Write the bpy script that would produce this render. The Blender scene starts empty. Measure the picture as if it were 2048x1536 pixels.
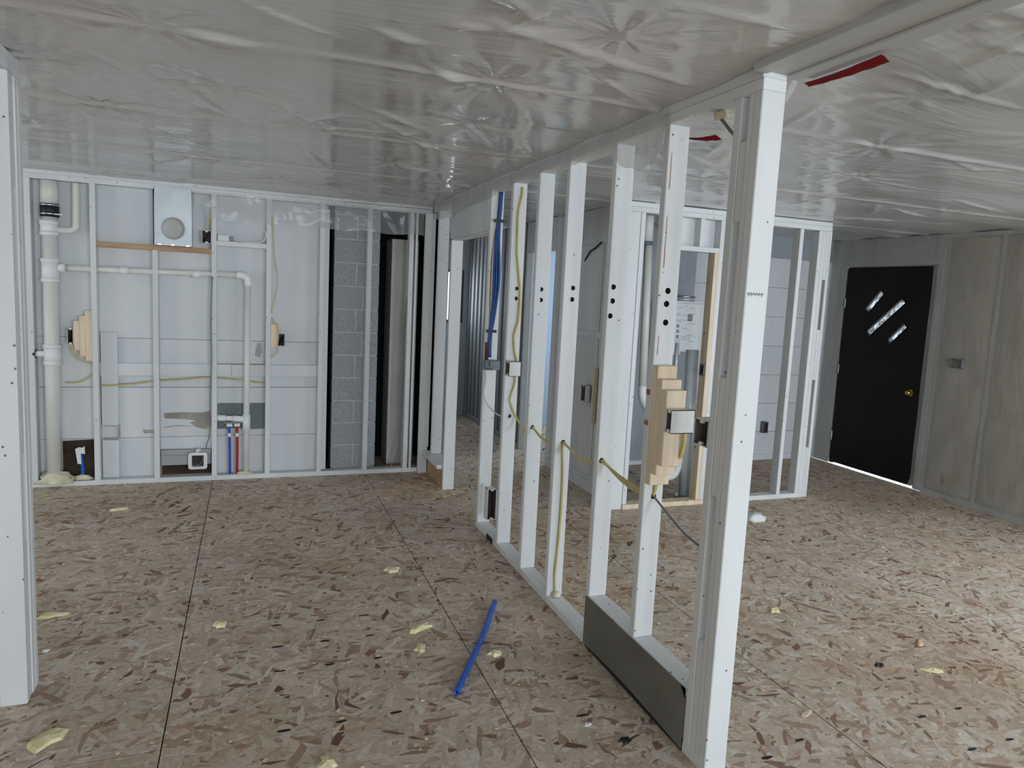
import bpy, bmesh, math, random
from mathutils import Vector, Matrix, noise, Euler

# ------------------------------------------------------------------ camera, world, lights, exposure
sc = bpy.context.scene
col = sc.collection
CAM_H = 1.632
cam_d = bpy.data.cameras.new('camera')
cam = bpy.data.objects.new('camera', cam_d); col.objects.link(cam); sc.camera = cam
_f, _yaw, _pitch, _roll, _cx, _cy = 1425.03, 0.373288, 0.11738962, -0.05152365, 1055.06, 758.27
cam_d.sensor_fit = 'HORIZONTAL'; cam_d.sensor_width = 36.0
cam_d.lens = _f / 2048 * 36.0
cam_d.shift_x = (1024 - _cx) / 2048
cam_d.shift_y = (_cy - 768) / 2048
cam_d.clip_start = 0.05
_fw = Vector((math.sin(_yaw) * math.cos(_pitch), math.cos(_yaw) * math.cos(_pitch), -math.sin(_pitch)))
_rt = Vector((math.cos(_yaw), -math.sin(_yaw), 0)); _dn = _fw.cross(_rt)
_r2 = math.cos(_roll) * _rt + math.sin(_roll) * _dn
_d2 = -math.sin(_roll) * _rt + math.cos(_roll) * _dn
cam.matrix_world = Matrix(((_r2.x, -_d2.x, -_fw.x, 0), (_r2.y, -_d2.y, -_fw.y, 0), (_r2.z, -_d2.z, -_fw.z, CAM_H), (0, 0, 0, 1)))

sc.view_settings.view_transform = 'Standard'
sc.view_settings.look = 'None'
sc.view_settings.gamma = 1.0
sc.view_settings.use_curve_mapping = False
sc.view_settings.exposure = -0.30
sc.cycles.use_denoising = True
sc.cycles.max_bounces = 6
sc.cycles.diffuse_bounces = 3
sc.cycles.glossy_bounces = 3
sc.cycles.transparent_max_bounces = 8
sc.cycles.use_adaptive_sampling = True
sc.cycles.adaptive_threshold = 0.03

w = bpy.data.worlds.new('overcast_sky'); sc.world = w; w.use_nodes = True
_bg = w.node_tree.nodes['Background']
_bg.inputs[0].default_value = (0.86, 0.93, 1.0, 1); _bg.inputs[1].default_value = 2.2

def area_light(name, loc, sx, sz, power, rot, color=(0.75, 0.87, 1.0)):
    d = bpy.data.lights.new(name, 'AREA'); d.shape = 'RECTANGLE'; d.size = sx; d.size_y = sz
    d.energy = power; d.color = color
    o = bpy.data.objects.new(name, d); col.objects.link(o); o.location = loc; o.rotation_euler = rot
    return o
# daylight falling in through the windows of the rear wall (behind the camera) and of the hall; side and bedroom lights are added
REAR_Y = -8.0
REAR_WIN = [(-3.5, -1.1, 70), (-0.1, 2.3, 260), (3.1, 5.5, 400)]
for _i, (_a, _b, _p) in enumerate(REAR_WIN):
    area_light('window_daylight', ((_a + _b) / 2, REAR_Y - .02, 1.45), _b - _a, 1.5, _p, (math.radians(90), 0, 0))
area_light('unseen_side_light', (5.97, 1.2, 1.45), 1.3, 2.8, 80, (0, math.radians(90), 0))  # unseen side window, put in to brighten the floor at the right
area_light('unseen_side_light', (-3.98, 4.4, 1.45), 1.3, 1.6, 34, (0, math.radians(-90), 0))  # added light at the solid left wall, lifts header panel and stud faces
area_light('hall_daylight', (2.14, 9.12, 1.56), 0.8, 0.62, 9, (math.radians(-90), 0, 0))
area_light('unseen_bedroom_light', (4.94, 7.5, 1.5), 1.0, 1.0, 40, (0, math.radians(90), 0))  # unseen source added to brighten the blue wall; no window built

# ------------------------------------------------------------------ material helpers
def lin(c):
    return tuple((v / 255 / 12.92) if v / 255 <= 0.04045 else ((v / 255 + 0.055) / 1.055) ** 2.4 for v in c) + (1.0,)
MATS = {}
def mat(name, c1, c2=None, scale=4.0, stretch=(1, 1, 1), rough=0.6, metal=0.0, bump=0.0, bscale=None, spec=0.4,
        alpha=1.0, detail=4.0, lo=0.35, hi=0.65, world=False, specks=None):
    m = bpy.data.materials.new(name); MATS[name] = m; m.use_nodes = True
    nt = m.node_tree; n = nt.nodes; L = nt.links
    b = n['Principled BSDF']
    b.inputs['Roughness'].default_value = rough; b.inputs['Metallic'].default_value = metal
    b.inputs['Specular IOR Level'].default_value = spec; b.inputs['Alpha'].default_value = alpha
    b.inputs['Base Color'].default_value = lin(c1)
    if c2 is None and not bump and not specks: return m
    tc = n.new('ShaderNodeTexCoord')
    if world:
        g = n.new('ShaderNodeNewGeometry'); src = g.outputs['Position']
    else:
        oi = n.new('ShaderNodeObjectInfo'); add = n.new('ShaderNodeVectorMath'); add.operation = 'MULTIPLY_ADD'
        cmb = n.new('ShaderNodeCombineXYZ')
        for k in range(3): L.new(oi.outputs['Random'], cmb.inputs[k])
        L.new(cmb.outputs[0], add.inputs[0]); add.inputs[1].default_value = (17.0, 23.0, 31.0)
        L.new(tc.outputs['Object'], add.inputs[2]); src = add.outputs[0]
    mp = n.new('ShaderNodeMapping'); mp.inputs['Scale'].default_value = stretch; L.new(src, mp.inputs['Vector'])
    cur = None
    if c2 is not None:
        nz = n.new('ShaderNodeTexNoise'); nz.inputs['Scale'].default_value = scale; nz.inputs['Detail'].default_value = detail
        L.new(mp.outputs[0], nz.inputs['Vector'])
        r = n.new('ShaderNodeValToRGB'); r.color_ramp.elements[0].position = lo; r.color_ramp.elements[1].position = hi
        r.color_ramp.elements[0].color = lin(c1); r.color_ramp.elements[1].color = lin(c2)
        L.new(nz.outputs['Fac'], r.inputs[0]); cur = r.outputs[0]
        L.new(cur, b.inputs['Base Color'])
    if specks:
        sc_, thr, dark = specks
        v = n.new('ShaderNodeTexVoronoi'); v.inputs['Scale'].default_value = sc_; L.new(src, v.inputs['Vector'])
        lt = n.new('ShaderNodeMath'); lt.operation = 'LESS_THAN'; lt.inputs[1].default_value = thr
        L.new(v.outputs['Distance'], lt.inputs[0])
        sep = n.new('ShaderNodeSeparateColor'); L.new(v.outputs['Color'], sep.inputs[0])
        gt = n.new('ShaderNodeMath'); gt.operation = 'GREATER_THAN'; gt.inputs[1].default_value = 0.45; L.new(sep.outputs[0], gt.inputs[0])
        mu = n.new('ShaderNodeMath'); mu.operation = 'MULTIPLY'; L.new(lt.outputs[0], mu.inputs[0]); L.new(gt.outputs[0], mu.inputs[1])
        mx = n.new('ShaderNodeMix'); mx.data_type = 'RGBA'; L.new(mu.outputs[0], mx.inputs['Factor'])
        if cur: L.new(cur, mx.inputs['A'])
        else: mx.inputs['A'].default_value = lin(c1)
        mx.inputs['B'].default_value = lin(dark); L.new(mx.outputs['Result'], b.inputs['Base Color'])
    if bump:
        nb = n.new('ShaderNodeTexNoise'); nb.inputs['Scale'].default_value = bscale or scale; nb.inputs['Detail'].default_value = 5
        L.new(mp.outputs[0], nb.inputs['Vector'])
        bp = n.new('ShaderNodeBump'); bp.inputs['Strength'].default_value = bump; bp.inputs['Distance'].default_value = 0.01
        L.new(nb.outputs['Fac'], bp.inputs['Height']); L.new(bp.outputs[0], b.inputs['Normal'])
    return m

mat('white_paint', (226, 226, 224), (214, 214, 212), 3, (1, 1, .3), .55, specks=(19, .085, (118, 114, 110)), bump=.06, bscale=14)
mat('white_board', (224, 224, 223), (212, 213, 213), 2.2, (1, 1, .4), .6, bump=.08, bscale=9)
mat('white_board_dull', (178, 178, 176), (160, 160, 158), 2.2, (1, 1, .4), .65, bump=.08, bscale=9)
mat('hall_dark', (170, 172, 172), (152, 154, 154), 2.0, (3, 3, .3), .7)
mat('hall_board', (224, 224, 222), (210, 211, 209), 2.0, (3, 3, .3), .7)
mat('raw_pine', (238, 219, 192), (222, 198, 168), 6, (4, 4, .5), .6, bump=.05, bscale=30, specks=(9, .07, (96, 62, 40)))
mat('raw_pine_side', (202, 168, 130), (176, 138, 102), 6, (.5, 4, 4), .65)
mat('bored_wood', (92, 58, 36), (60, 36, 24), 12, rough=.8)
mat('galvanized', (208, 212, 214), (190, 195, 198), 5, rough=.36, metal=.2, bump=.04, bscale=3)
mat('metal_sheet', (170, 166, 154), (156, 152, 140), 3, (1, 2, 2), .45, metal=.1, bump=.03, bscale=4)
mat('steel_band', (200, 204, 208), rough=.25, metal=1.0)
mat('pvc', (236, 234, 226), (226, 223, 212), 7, (1, 1, .3), .38)
mat('pvc_fitting', (242, 241, 237), rough=.35)
mat('black_rubber', (26, 27, 29), rough=.5)
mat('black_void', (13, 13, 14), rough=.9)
mat('blue_pex', (48, 94, 196), (40, 82, 180), 20, rough=.32)
mat('red_pex', (176, 34, 48), rough=.35)
mat('blue_cable', (40, 84, 152), (28, 62, 122), 30, rough=.45)
mat('yellow_cable', (208, 192, 128), (192, 174, 108), 20, rough=.45)
mat('white_cable', (218, 217, 212), rough=.45)
mat('grey_cable', (120, 122, 126), rough=.5)
mat('white_plastic', (226, 225, 220), rough=.42)
mat('grey_plastic', (116, 122, 130), rough=.5)
mat('box_inside', (66, 60, 56), rough=.8)
mat('box_inner_shade', (120, 114, 107), rough=.7)
mat('smudge', (176, 178, 182), rough=.8)
mat('cmu', (188, 189, 190), (160, 162, 165), 60, rough=.95, bump=.5, bscale=45, lo=.3, hi=.7)
mat('mortar', (214, 214, 213), (196, 197, 197), 20, rough=.95)
mat('flue_panel', (222, 218, 210), (210, 206, 197), 3, rough=.7)
mat('teal_board', (126, 134, 134), (112, 120, 120), 4, rough=.8)
mat('bare_sheathing', (182, 175, 163), (152, 143, 130), 9, rough=.9)
mat('brown_cavity', (74, 60, 46), (50, 40, 32), 8, rough=.95)
mat('blue_wall', (196, 216, 236), rough=.7)
mat('grey_wall', (168, 173, 178), (158, 163, 168), 3, rough=.75)
mat('door_paint', (29, 24, 23), (23, 19, 19), 3, rough=.6, spec=.2)
mat('brass', (206, 170, 92), rough=.28, metal=1.0)
mat('insulation', (228, 214, 192), (206, 190, 166), 6.0, rough=.95, bump=.5, bscale=9, detail=6)
mat('red_tape', (164, 28, 42), (142, 20, 34), 8, rough=.35)
mat('foam', (232, 226, 200), (212, 202, 168), 18, rough=.9, bump=.6, bscale=30)
mat('yellow_foam', (238, 230, 186), (222, 210, 158), 20, rough=.9, bump=.5, bscale=40)
mat('ink', (36, 34, 36), rough=.7)
mat('chip', (222, 200, 170), (190, 160, 128), 20, rough=.8)
mat('white_scrap', (230, 230, 228), rough=.6)
mat('subfloor_gap', (30, 34, 38), rough=.9)
mat('paper_label', (236, 237, 238), rough=.6)
mat('glossy_white', (236, 238, 240), rough=.22, spec=.5)
mat('print', (150, 152, 156), rough=.7)
mat('ceiling_band', (196, 195, 191), (186, 185, 181), 2, (6, .4, 1), .5)
mat('rust', (176, 122, 78), (150, 92, 54), 20, rough=.8)
mat('pencil', (110, 108, 108), rough=.8)
mat('dark_wood_trim', (70, 48, 34), rough=.6)

def film_material(name, base, alpha, rough, bump, tint2=None):
    m = bpy.data.materials.new(name); MATS[name] = m; m.use_nodes = True
    nt = m.node_tree; n = nt.nodes; L = nt.links; b = n['Principled BSDF']
    b.inputs['Roughness'].default_value = rough; b.inputs['Alpha'].default_value = alpha
    b.inputs['Specular IOR Level'].default_value = .5
    g = n.new('ShaderNodeNewGeometry')
    if tint2:
        nz = n.new('ShaderNodeTexNoise'); nz.inputs['Scale'].default_value = .55; nz.inputs['Detail'].default_value = 3
        L.new(g.outputs['Position'], nz.inputs['Vector'])
        r = n.new('ShaderNodeValToRGB'); r.color_ramp.elements[0].position = .42; r.color_ramp.elements[1].position = .6
        r.color_ramp.elements[0].color = lin(base); r.color_ramp.elements[1].color = lin(tint2)
        L.new(nz.outputs['Fac'], r.inputs[0]); L.new(r.outputs[0], b.inputs['Base Color'])
    else:
        b.inputs['Base Color'].default_value = lin(base)
    # tight creases of a stretched sheet: ridged noise drawn out along a wandering direction
    wob = n.new('ShaderNodeTexNoise'); wob.inputs['Scale'].default_value = .7; wob.inputs['Detail'].default_value = 1
    L.new(g.outputs['Position'], wob.inputs['Vector'])
    sb = n.new('ShaderNodeVectorMath'); sb.operation = 'MULTIPLY_ADD'; sb.inputs[1].default_value = (.7, .7, .7)
    L.new(wob.outputs['Color'], sb.inputs[0]); L.new(g.outputs['Position'], sb.inputs[2])
    prev = None
    for rotz, st, s in ((.12, (.35, 5.0, 1.5), 2.2), (-.35, (.5, 5.0, 2.0), 1.3)):
        mp = n.new('ShaderNodeMapping'); mp.inputs['Scale'].default_value = st; mp.inputs['Rotation'].default_value = (0, 0, rotz)
        L.new(sb.outputs[0], mp.inputs['Vector'])
        nz = n.new('ShaderNodeTexNoise'); nz.inputs['Scale'].default_value = s; nz.inputs['Detail'].default_value = 3; nz.inputs['Roughness'].default_value = .5
        L.new(mp.outputs[0], nz.inputs['Vector'])
        a = n.new('ShaderNodeMath'); a.operation = 'SUBTRACT'; a.inputs[1].default_value = .5; L.new(nz.outputs['Fac'], a.inputs[0])
        ab = n.new('ShaderNodeMath'); ab.operation = 'ABSOLUTE'; L.new(a.outputs[0], ab.inputs[0])
        if prev is None: prev = ab.outputs[0]
        else:
            ad = n.new('ShaderNodeMath'); ad.operation = 'ADD'; L.new(prev, ad.inputs[0]); L.new(ab.outputs[0], ad.inputs[1]); prev = ad.outputs[0]
    bp = n.new('ShaderNodeBump'); bp.inputs['Strength'].default_value = bump; bp.inputs['Distance'].default_value = .05
    L.new(prev, bp.inputs['Height']); L.new(bp.outputs[0], b.inputs['Normal'])
    return m
film_material('ceiling_film', (206, 206, 203), 1.0, .13, .14, (210, 205, 201))
film_material('clear_film', (226, 226, 223), .27, .16, .35)
film_material('milky_film', (214, 212, 207), .5, .25, .2)
film_material('wall_film', (208, 204, 196), .36, .28, .22)

def osb_material():
    m = bpy.data.materials.new('osb'); MATS['osb'] = m; m.use_nodes = True
    nt = m.node_tree; n = nt.nodes; L = nt.links; b = n['Principled BSDF']
    b.inputs['Roughness'].default_value = .72; b.inputs['Specular IOR Level'].default_value = .25
    g = n.new('ShaderNodeNewGeometry')
    oi = n.new('ShaderNodeObjectInfo')
    wob = n.new('ShaderNodeTexNoise'); wob.inputs['Scale'].default_value = 6; wob.inputs['Detail'].default_value = 1
    L.new(g.outputs['Position'], wob.inputs['Vector'])
    ad = n.new('ShaderNodeVectorMath'); ad.operation = 'MULTIPLY_ADD'; ad.inputs[1].default_value = (.05, .05, 0)
    L.new(wob.outputs['Color'], ad.inputs[0]); L.new(g.outputs['Position'], ad.inputs[2])
    rnd = random.Random(4)
    curc = None; curr = None; cure = None
    angs = [.1, .9, -.6, 1.5, .45, -1.1, -.2, 1.2]
    for k, a in enumerate(angs):
        mp = n.new('ShaderNodeMapping'); mp.vector_type = 'TEXTURE'
        mp.inputs['Rotation'].default_value = (0, 0, a + rnd.uniform(-.1, .1)); mp.inputs['Location'].default_value = (k * 3.37, k * 1.91, 0)
        ln = rnd.uniform(.07, .125); wd = rnd.uniform(.015, .031)
        mp.inputs['Scale'].default_value = (ln, wd, 1)
        L.new(ad.outputs[0], mp.inputs['Vector'])
        v = n.new('ShaderNodeTexVoronoi'); v.voronoi_dimensions = '2D'; v.inputs['Scale'].default_value = 1.0
        L.new(mp.outputs[0], v.inputs['Vector'])
        sp = n.new('ShaderNodeSeparateColor'); L.new(v.outputs['Color'], sp.inputs[0])
        if curc is None:
            curc, curr = sp.outputs[1], sp.outputs[0]
        else:
            gt = n.new('ShaderNodeMath'); gt.operation = 'GREATER_THAN'; L.new(sp.outputs[0], gt.inputs[0]); L.new(curr, gt.inputs[1])
            mx = n.new('ShaderNodeMix'); mx.data_type = 'FLOAT'; L.new(gt.outputs[0], mx.inputs[0]); L.new(curc, mx.inputs[2]); L.new(sp.outputs[1], mx.inputs[3])
            mm = n.new('ShaderNodeMath'); mm.operation = 'MAXIMUM'; L.new(curr, mm.inputs[0]); L.new(sp.outputs[0], mm.inputs[1])
            curc, curr = mx.outputs[0], mm.outputs[0]
    r = n.new('ShaderNodeValToRGB'); e = r.color_ramp
    stops = [(0.0, (122, 90, 74)), (.02, (154, 120, 100)), (.08, (188, 158, 135)), (.16, (202, 176, 152)), (.3, (214, 193, 169)), (.6, (224, 206, 184)), (.85, (232, 218, 199)), (1.0, (242, 232, 216))]
    e.elements[0].position = 0; e.elements[0].color = lin(stops[0][1]); e.elements[1].position = 1; e.elements[1].color = lin(stops[-1][1])
    for p, c in stops[1:-1]:
        q = e.elements.new(p); q.color = lin(c)
    L.new(curc, r.inputs[0])
    # grain and dirt
    nz = n.new('ShaderNodeTexNoise'); nz.inputs['Scale'].default_value = 60; nz.inputs['Detail'].default_value = 4; L.new(g.outputs['Position'], nz.inputs['Vector'])
    nz2 = n.new('ShaderNodeTexNoise'); nz2.inputs['Scale'].default_value = 1.3; nz2.inputs['Detail'].default_value = 5; L.new(g.outputs['Position'], nz2.inputs['Vector'])
    mr = n.new('ShaderNodeMapRange'); mr.inputs['From Min'].default_value = .3; mr.inputs['From Max'].default_value = .7; mr.inputs['To Min'].default_value = .82; mr.inputs['To Max'].default_value = 1.06
    L.new(nz.outputs['Fac'], mr.inputs['Value'])
    mr2 = n.new('ShaderNodeMapRange'); mr2.inputs['From Min'].default_value = .3; mr2.inputs['From Max'].default_value = .7; mr2.inputs['To Min'].default_value = .78; mr2.inputs['To Max'].default_value = .94
    L.new(nz2.outputs['Fac'], mr2.inputs['Value'])
    mu = n.new('ShaderNodeMath'); mu.operation = 'MULTIPLY'; L.new(mr.outputs[0], mu.inputs[0]); L.new(mr2.outputs[0], mu.inputs[1])
    vm = n.new('ShaderNodeVectorMath'); vm.operation = 'SCALE'; L.new(r.outputs[0], vm.inputs[0]); L.new(mu.outputs[0], vm.inputs['Scale'])
    # mud and water staining in broad browner patches
    nz3 = n.new('ShaderNodeTexNoise'); nz3.inputs['Scale'].default_value = .7; nz3.inputs['Detail'].default_value = 4; L.new(g.outputs['Position'], nz3.inputs['Vector'])
    mr3 = n.new('ShaderNodeMapRange'); mr3.inputs['From Min'].default_value = .45; mr3.inputs['From Max'].default_value = .68; mr3.inputs['To Max'].default_value = .7
    L.new(nz3.outputs['Fac'], mr3.inputs['Value'])
    mul = n.new('ShaderNodeVectorMath'); mul.operation = 'MULTIPLY'; mul.inputs[1].default_value = (.82, .72, .61); L.new(vm.outputs[0], mul.inputs[0])
    mx3 = n.new('ShaderNodeMix'); mx3.data_type = 'VECTOR'; L.new(mr3.outputs[0], mx3.inputs[0]); L.new(vm.outputs[0], mx3.inputs[4]); L.new(mul.outputs[0], mx3.inputs[5])
    L.new(mx3.outputs[1], b.inputs['Base Color'])
    bp = n.new('ShaderNodeBump'); bp.inputs['Strength'].default_value = .12; bp.inputs['Distance'].default_value = .003
    L.new(curr, bp.inputs['Height']); L.new(bp.outputs[0], b.inputs['Normal'])
osb_material()

def frosted_material():
    m = bpy.data.materials.new('door_glass'); MATS['door_glass'] = m; m.use_nodes = True
    nt = m.node_tree; n = nt.nodes; L = nt.links; b = n['Principled BSDF']
    b.inputs['Base Color'].default_value = (.8, .82, .84, 1); b.inputs['Roughness'].default_value = .35
    tr = n.new('ShaderNodeBsdfTransparent'); tr.inputs[0].default_value = (.9, .93, .95, 1)
    nz = n.new('ShaderNodeTexNoise'); nz.inputs['Scale'].default_value = 22; nz.inputs['Detail'].default_value = 4
    tc = n.new('ShaderNodeTexCoord'); L.new(tc.outputs['Object'], nz.inputs['Vector'])
    r = n.new('ShaderNodeMapRange'); r.inputs['From Min'].default_value = .35; r.inputs['From Max'].default_value = .65
    r.inputs['To Min'].default_value = .1; r.inputs['To Max'].default_value = .95; L.new(nz.outputs['Fac'], r.inputs['Value'])
    mx = n.new('ShaderNodeMixShader'); L.new(r.outputs[0], mx.inputs[0]); L.new(tr.outputs[0], mx.inputs[1]); L.new(b.outputs[0], mx.inputs[2])
    L.new(mx.outputs[0], n['Material Output'].inputs['Surface'])
frosted_material()

# ------------------------------------------------------------------ object helpers
WL = {}
def link(o, loc, parent=None):
    col.objects.link(o); WL[o.name] = Vector(loc)
    if parent is not None:
        o.parent = parent; o.location = Vector(loc) - WL[parent.name]
    else:
        o.location = loc
    return o
def tag(o, label=None, cat=None, group=None, kind=None):
    if label: o['label'] = label
    if cat: o['category'] = cat
    if group: o['group'] = group
    if kind: o['kind'] = kind
    return o
def thing(name, loc, label=None, cat=None, group=None, kind=None):
    o = bpy.data.objects.new(name, None); o.empty_display_size = .05
    link(o, loc); return tag(o, label, cat, group, kind)
def finish(name, bm, m, parent=None, loc=None, smooth=False):
    """bm is in world coordinates; the origin goes to the base centre"""
    bmesh.ops.recalc_face_normals(bm, faces=bm.faces)
    if loc is None:
        xs = [v.co.x for v in bm.verts]; ys = [v.co.y for v in bm.verts]; zs = [v.co.z for v in bm.verts]
        loc = Vector(((min(xs) + max(xs)) / 2, (min(ys) + max(ys)) / 2, min(zs)))
    loc = Vector(loc)
    for v in bm.verts: v.co -= loc
    me = bpy.data.meshes.new(name); bm.to_mesh(me); bm.free()
    for mm in (m if isinstance(m, (list, tuple)) else [m]): me.materials.append(MATS[mm])
    if smooth:
        for p in me.polygons: p.use_smooth = True
    return link(bpy.data.objects.new(name, me), loc, parent)
BOXES = {}
def box(name, x0, x1, y0, y1, z0, z1, m, parent=None, bev=.0015):
    d = (round(x1 - x0, 4), round(y1 - y0, 4), round(z1 - z0, 4), m, bev)
    if d not in BOXES:
        bm = bmesh.new(); bmesh.ops.create_cube(bm, size=1)
        for v in bm.verts: v.co = Vector((v.co.x * d[0], v.co.y * d[1], (v.co.z + .5) * d[2]))
        if bev: bmesh.ops.bevel(bm, geom=bm.edges[:], offset=min(bev, min(d[:3]) * .3), segments=1, affect='EDGES')
        me = bpy.data.meshes.new(name); bm.to_mesh(me); bm.free(); me.materials.append(MATS[m]); BOXES[d] = me
    return link(bpy.data.objects.new(name, BOXES[d]), ((x0 + x1) / 2, (y0 + y1) / 2, z0), parent)
def bbox(bm, x0, x1, y0, y1, z0, z1, mi=0):
    r = bmesh.ops.create_cube(bm, size=1)
    for v in r['verts']:
        v.co = Vector(((x0 + x1) / 2 + v.co.x * (x1 - x0), (y0 + y1) / 2 + v.co.y * (y1 - y0), (z0 + z1) / 2 + v.co.z * (z1 - z0)))
    for f in {f for v in r['verts'] for f in v.link_faces}: f.material_index = mi
def catmull(pts, sub):
    P = [Vector(p) for p in pts]
    if len(P) < 3: return P
    Q = [2 * P[0] - P[1]] + P + [2 * P[-1] - P[-2]]; out = []
    for i in range(1, len(Q) - 2):
        for k in range(sub):
            t = k / sub; a, b, c, d = Q[i - 1:i + 3]
            out.append(.5 * ((2 * b) + (c - a) * t + (2 * a - 5 * b + 4 * c - d) * t * t + (3 * b - a - 3 * c + d) * t ** 3))
    return out + [P[-1]]
def tube_bm(bm, pts, r, seg=8, sub=5, cap=True, hollow=0):
    C = catmull(pts, sub); rings = []
    up = Vector((0, 0, 1)) if abs((C[1] - C[0]).normalized().z) < .9 else Vector((1, 0, 0))
    rr = r if callable(r) else (lambda t: r)
    for i, c in enumerate(C):
        t = (C[min(i + 1, len(C) - 1)] - C[max(i - 1, 0)]).normalized()
        s = t.cross(up).normalized(); up = s.cross(t).normalized()
        q = rr(i / (len(C) - 1))
        rings.append([bm.verts.new(c + q * (math.cos(2 * math.pi * k / seg) * s + math.sin(2 * math.pi * k / seg) * up)) for k in range(seg)])
    for a, b in zip(rings, rings[1:]):
        for k in range(seg): bm.faces.new((a[k], a[(k + 1) % seg], b[(k + 1) % seg], b[k]))
    if hollow:
        for ring, sg in ((rings[0], 1), (rings[-1], -1)):
            cen = sum((v.co for v in ring), Vector()) / seg
            tn = (C[1] - C[0]).normalized() if sg == 1 else (C[-1] - C[-2]).normalized()
            inn = [bm.verts.new(cen + (v.co - cen) * hollow) for v in ring]
            dp = [bm.verts.new(v.co + tn * sg * r * 6) for v in inn]
            for k in range(seg):
                j = (k + 1) % seg
                bm.faces.new((ring[k], ring[j], inn[j], inn[k])); f = bm.faces.new((inn[k], inn[j], dp[j], dp[k])); f.material_index = 0
            bm.faces.new(dp)
    elif cap:
        bm.faces.new(rings[0][::-1]); bm.faces.new(rings[-1])
def tube(name, pts, r, m, parent=None, seg=8, sub=5, hollow=0):
    bm = bmesh.new(); tube_bm(bm, pts, r, seg, sub, hollow=hollow)
    return finish(name, bm, m, parent, smooth=True)
def cyl(name, p0, p1, r, m, parent=None, seg=20):
    bm = bmesh.new(); tube_bm(bm, [p0, p1], r, seg, 1)
    o = finish(name, bm, m, parent)
    for p in o.data.polygons: p.use_smooth = len(p.vertices) == 4
    return o
def quad_prism(bm, pts, d, mi=0):
    """prism: polygon pts (3-D) pushed by vector d"""
    a = [bm.verts.new(p) for p in pts]; b = [bm.verts.new(Vector(p) + Vector(d)) for p in pts]; n = len(pts)
    fs = [bm.faces.new(a), bm.faces.new(b[::-1])] + [bm.faces.new((a[i], b[i], b[(i + 1) % n], a[(i + 1) % n])) for i in range(n)]
    for f in fs: f.material_index = mi
def bored(o, holes, axis='Y', r=.0105):
    """drill real holes through a stud; holes are world (x, y, z) points"""
    o.data = o.data.copy(); o.data.materials.append(MATS['bored_wood'])
    cut = bmesh.new()
    for (x, y, z) in holes:
        c = Vector((x, y, z)) - WL[o.name]
        d = Vector((0, .2, 0)) if axis == 'Y' else Vector((.2, 0, 0))
        tube_bm(cut, [c - d, c + d], r, 12, 1)
    bmesh.ops.recalc_face_normals(cut, faces=cut.faces)
    for f in cut.faces: f.material_index = 1
    me = bpy.data.meshes.new('cutter'); cut.to_mesh(me); cut.free()
    me.materials.append(MATS['white_paint']); me.materials.append(MATS['bored_wood'])
    co = bpy.data.objects.new('cutter', me); col.objects.link(co); co.matrix_world = Matrix.Translation(WL[o.name])
    md = o.modifiers.new('bore', 'BOOLEAN'); md.operation = 'DIFFERENCE'; md.object = co; md.solver = 'EXACT'
    bpy.context.view_layer.update()
    dg = bpy.context.evaluated_depsgraph_get()
    new = bpy.data.meshes.new_from_object(o.evaluated_get(dg))
    o.modifiers.clear(); o.data = new
    bpy.data.objects.remove(co)
def grid_bm(nu, nv, fn):
    bm = bmesh.new(); V = [[bm.verts.new(fn(i / nu, j / nv)) for j in range(nv + 1)] for i in range(nu + 1)]
    for i in range(nu):
        for j in range(nv): bm.faces.new((V[i][j], V[i + 1][j], V[i + 1][j + 1], V[i][j + 1]))
    return bm
def open_box(name, x0, x1, y0, y1, z0, z1, face, m, parent=None, t=.003, inside='box_inside'):
    """electrical box: five walls, open towards face ('-X', '-Y', '+X'), with screw ears"""
    bm = bmesh.new()
    ax = face[1]; s = face[0]
    if not (ax == 'X' and s == '-'): bbox(bm, x0, x0 + t, y0, y1, z0, z1)
    if not (ax == 'X' and s == '+'): bbox(bm, x1 - t, x1, y0, y1, z0, z1)
    if not (ax == 'Y' and s == '-'): bbox(bm, x0, x1, y0, y0 + t, z0, z1)
    bbox(bm, x0, x1, y1 - t, y1, z0, z1)
    bbox(bm, x0, x1, y0, y1, z0, z0 + t); bbox(bm, x0, x1, y0, y1, z1 - t, z1)
    o = finish(name, bm, m, parent)
    bm = bmesh.new(); e = t + .0006  # thin inner faces, darkened in colour for the shade inside
    if face[1] == 'X':
        bbox(bm, x0 + .004, x1 - t, y1 - e - .0012, y1 - e, z0 + e, z1 - e); bbox(bm, x0 + .004, x1 - t, y0 + e, y1 - e, z0 + e, z0 + e + .001); bbox(bm, x0 + .004, x1 - t, y0 + e, y0 + e + .001, z0 + e, z1 - e)
    else:
        bbox(bm, x0 + e, x0 + e + .0012, y0 + .004, y1 - t, z0 + e, z1 - e); bbox(bm, x1 - e - .0012, x1 - e, y0 + .004, y1 - t, z0 + e, z1 - e); bbox(bm, x0 + e, x1 - e, y0 + .004, y1 - t, z0 + e, z0 + e + .001)
    finish('inner_shade', bm, 'box_inner_shade', parent)
    return o

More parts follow.
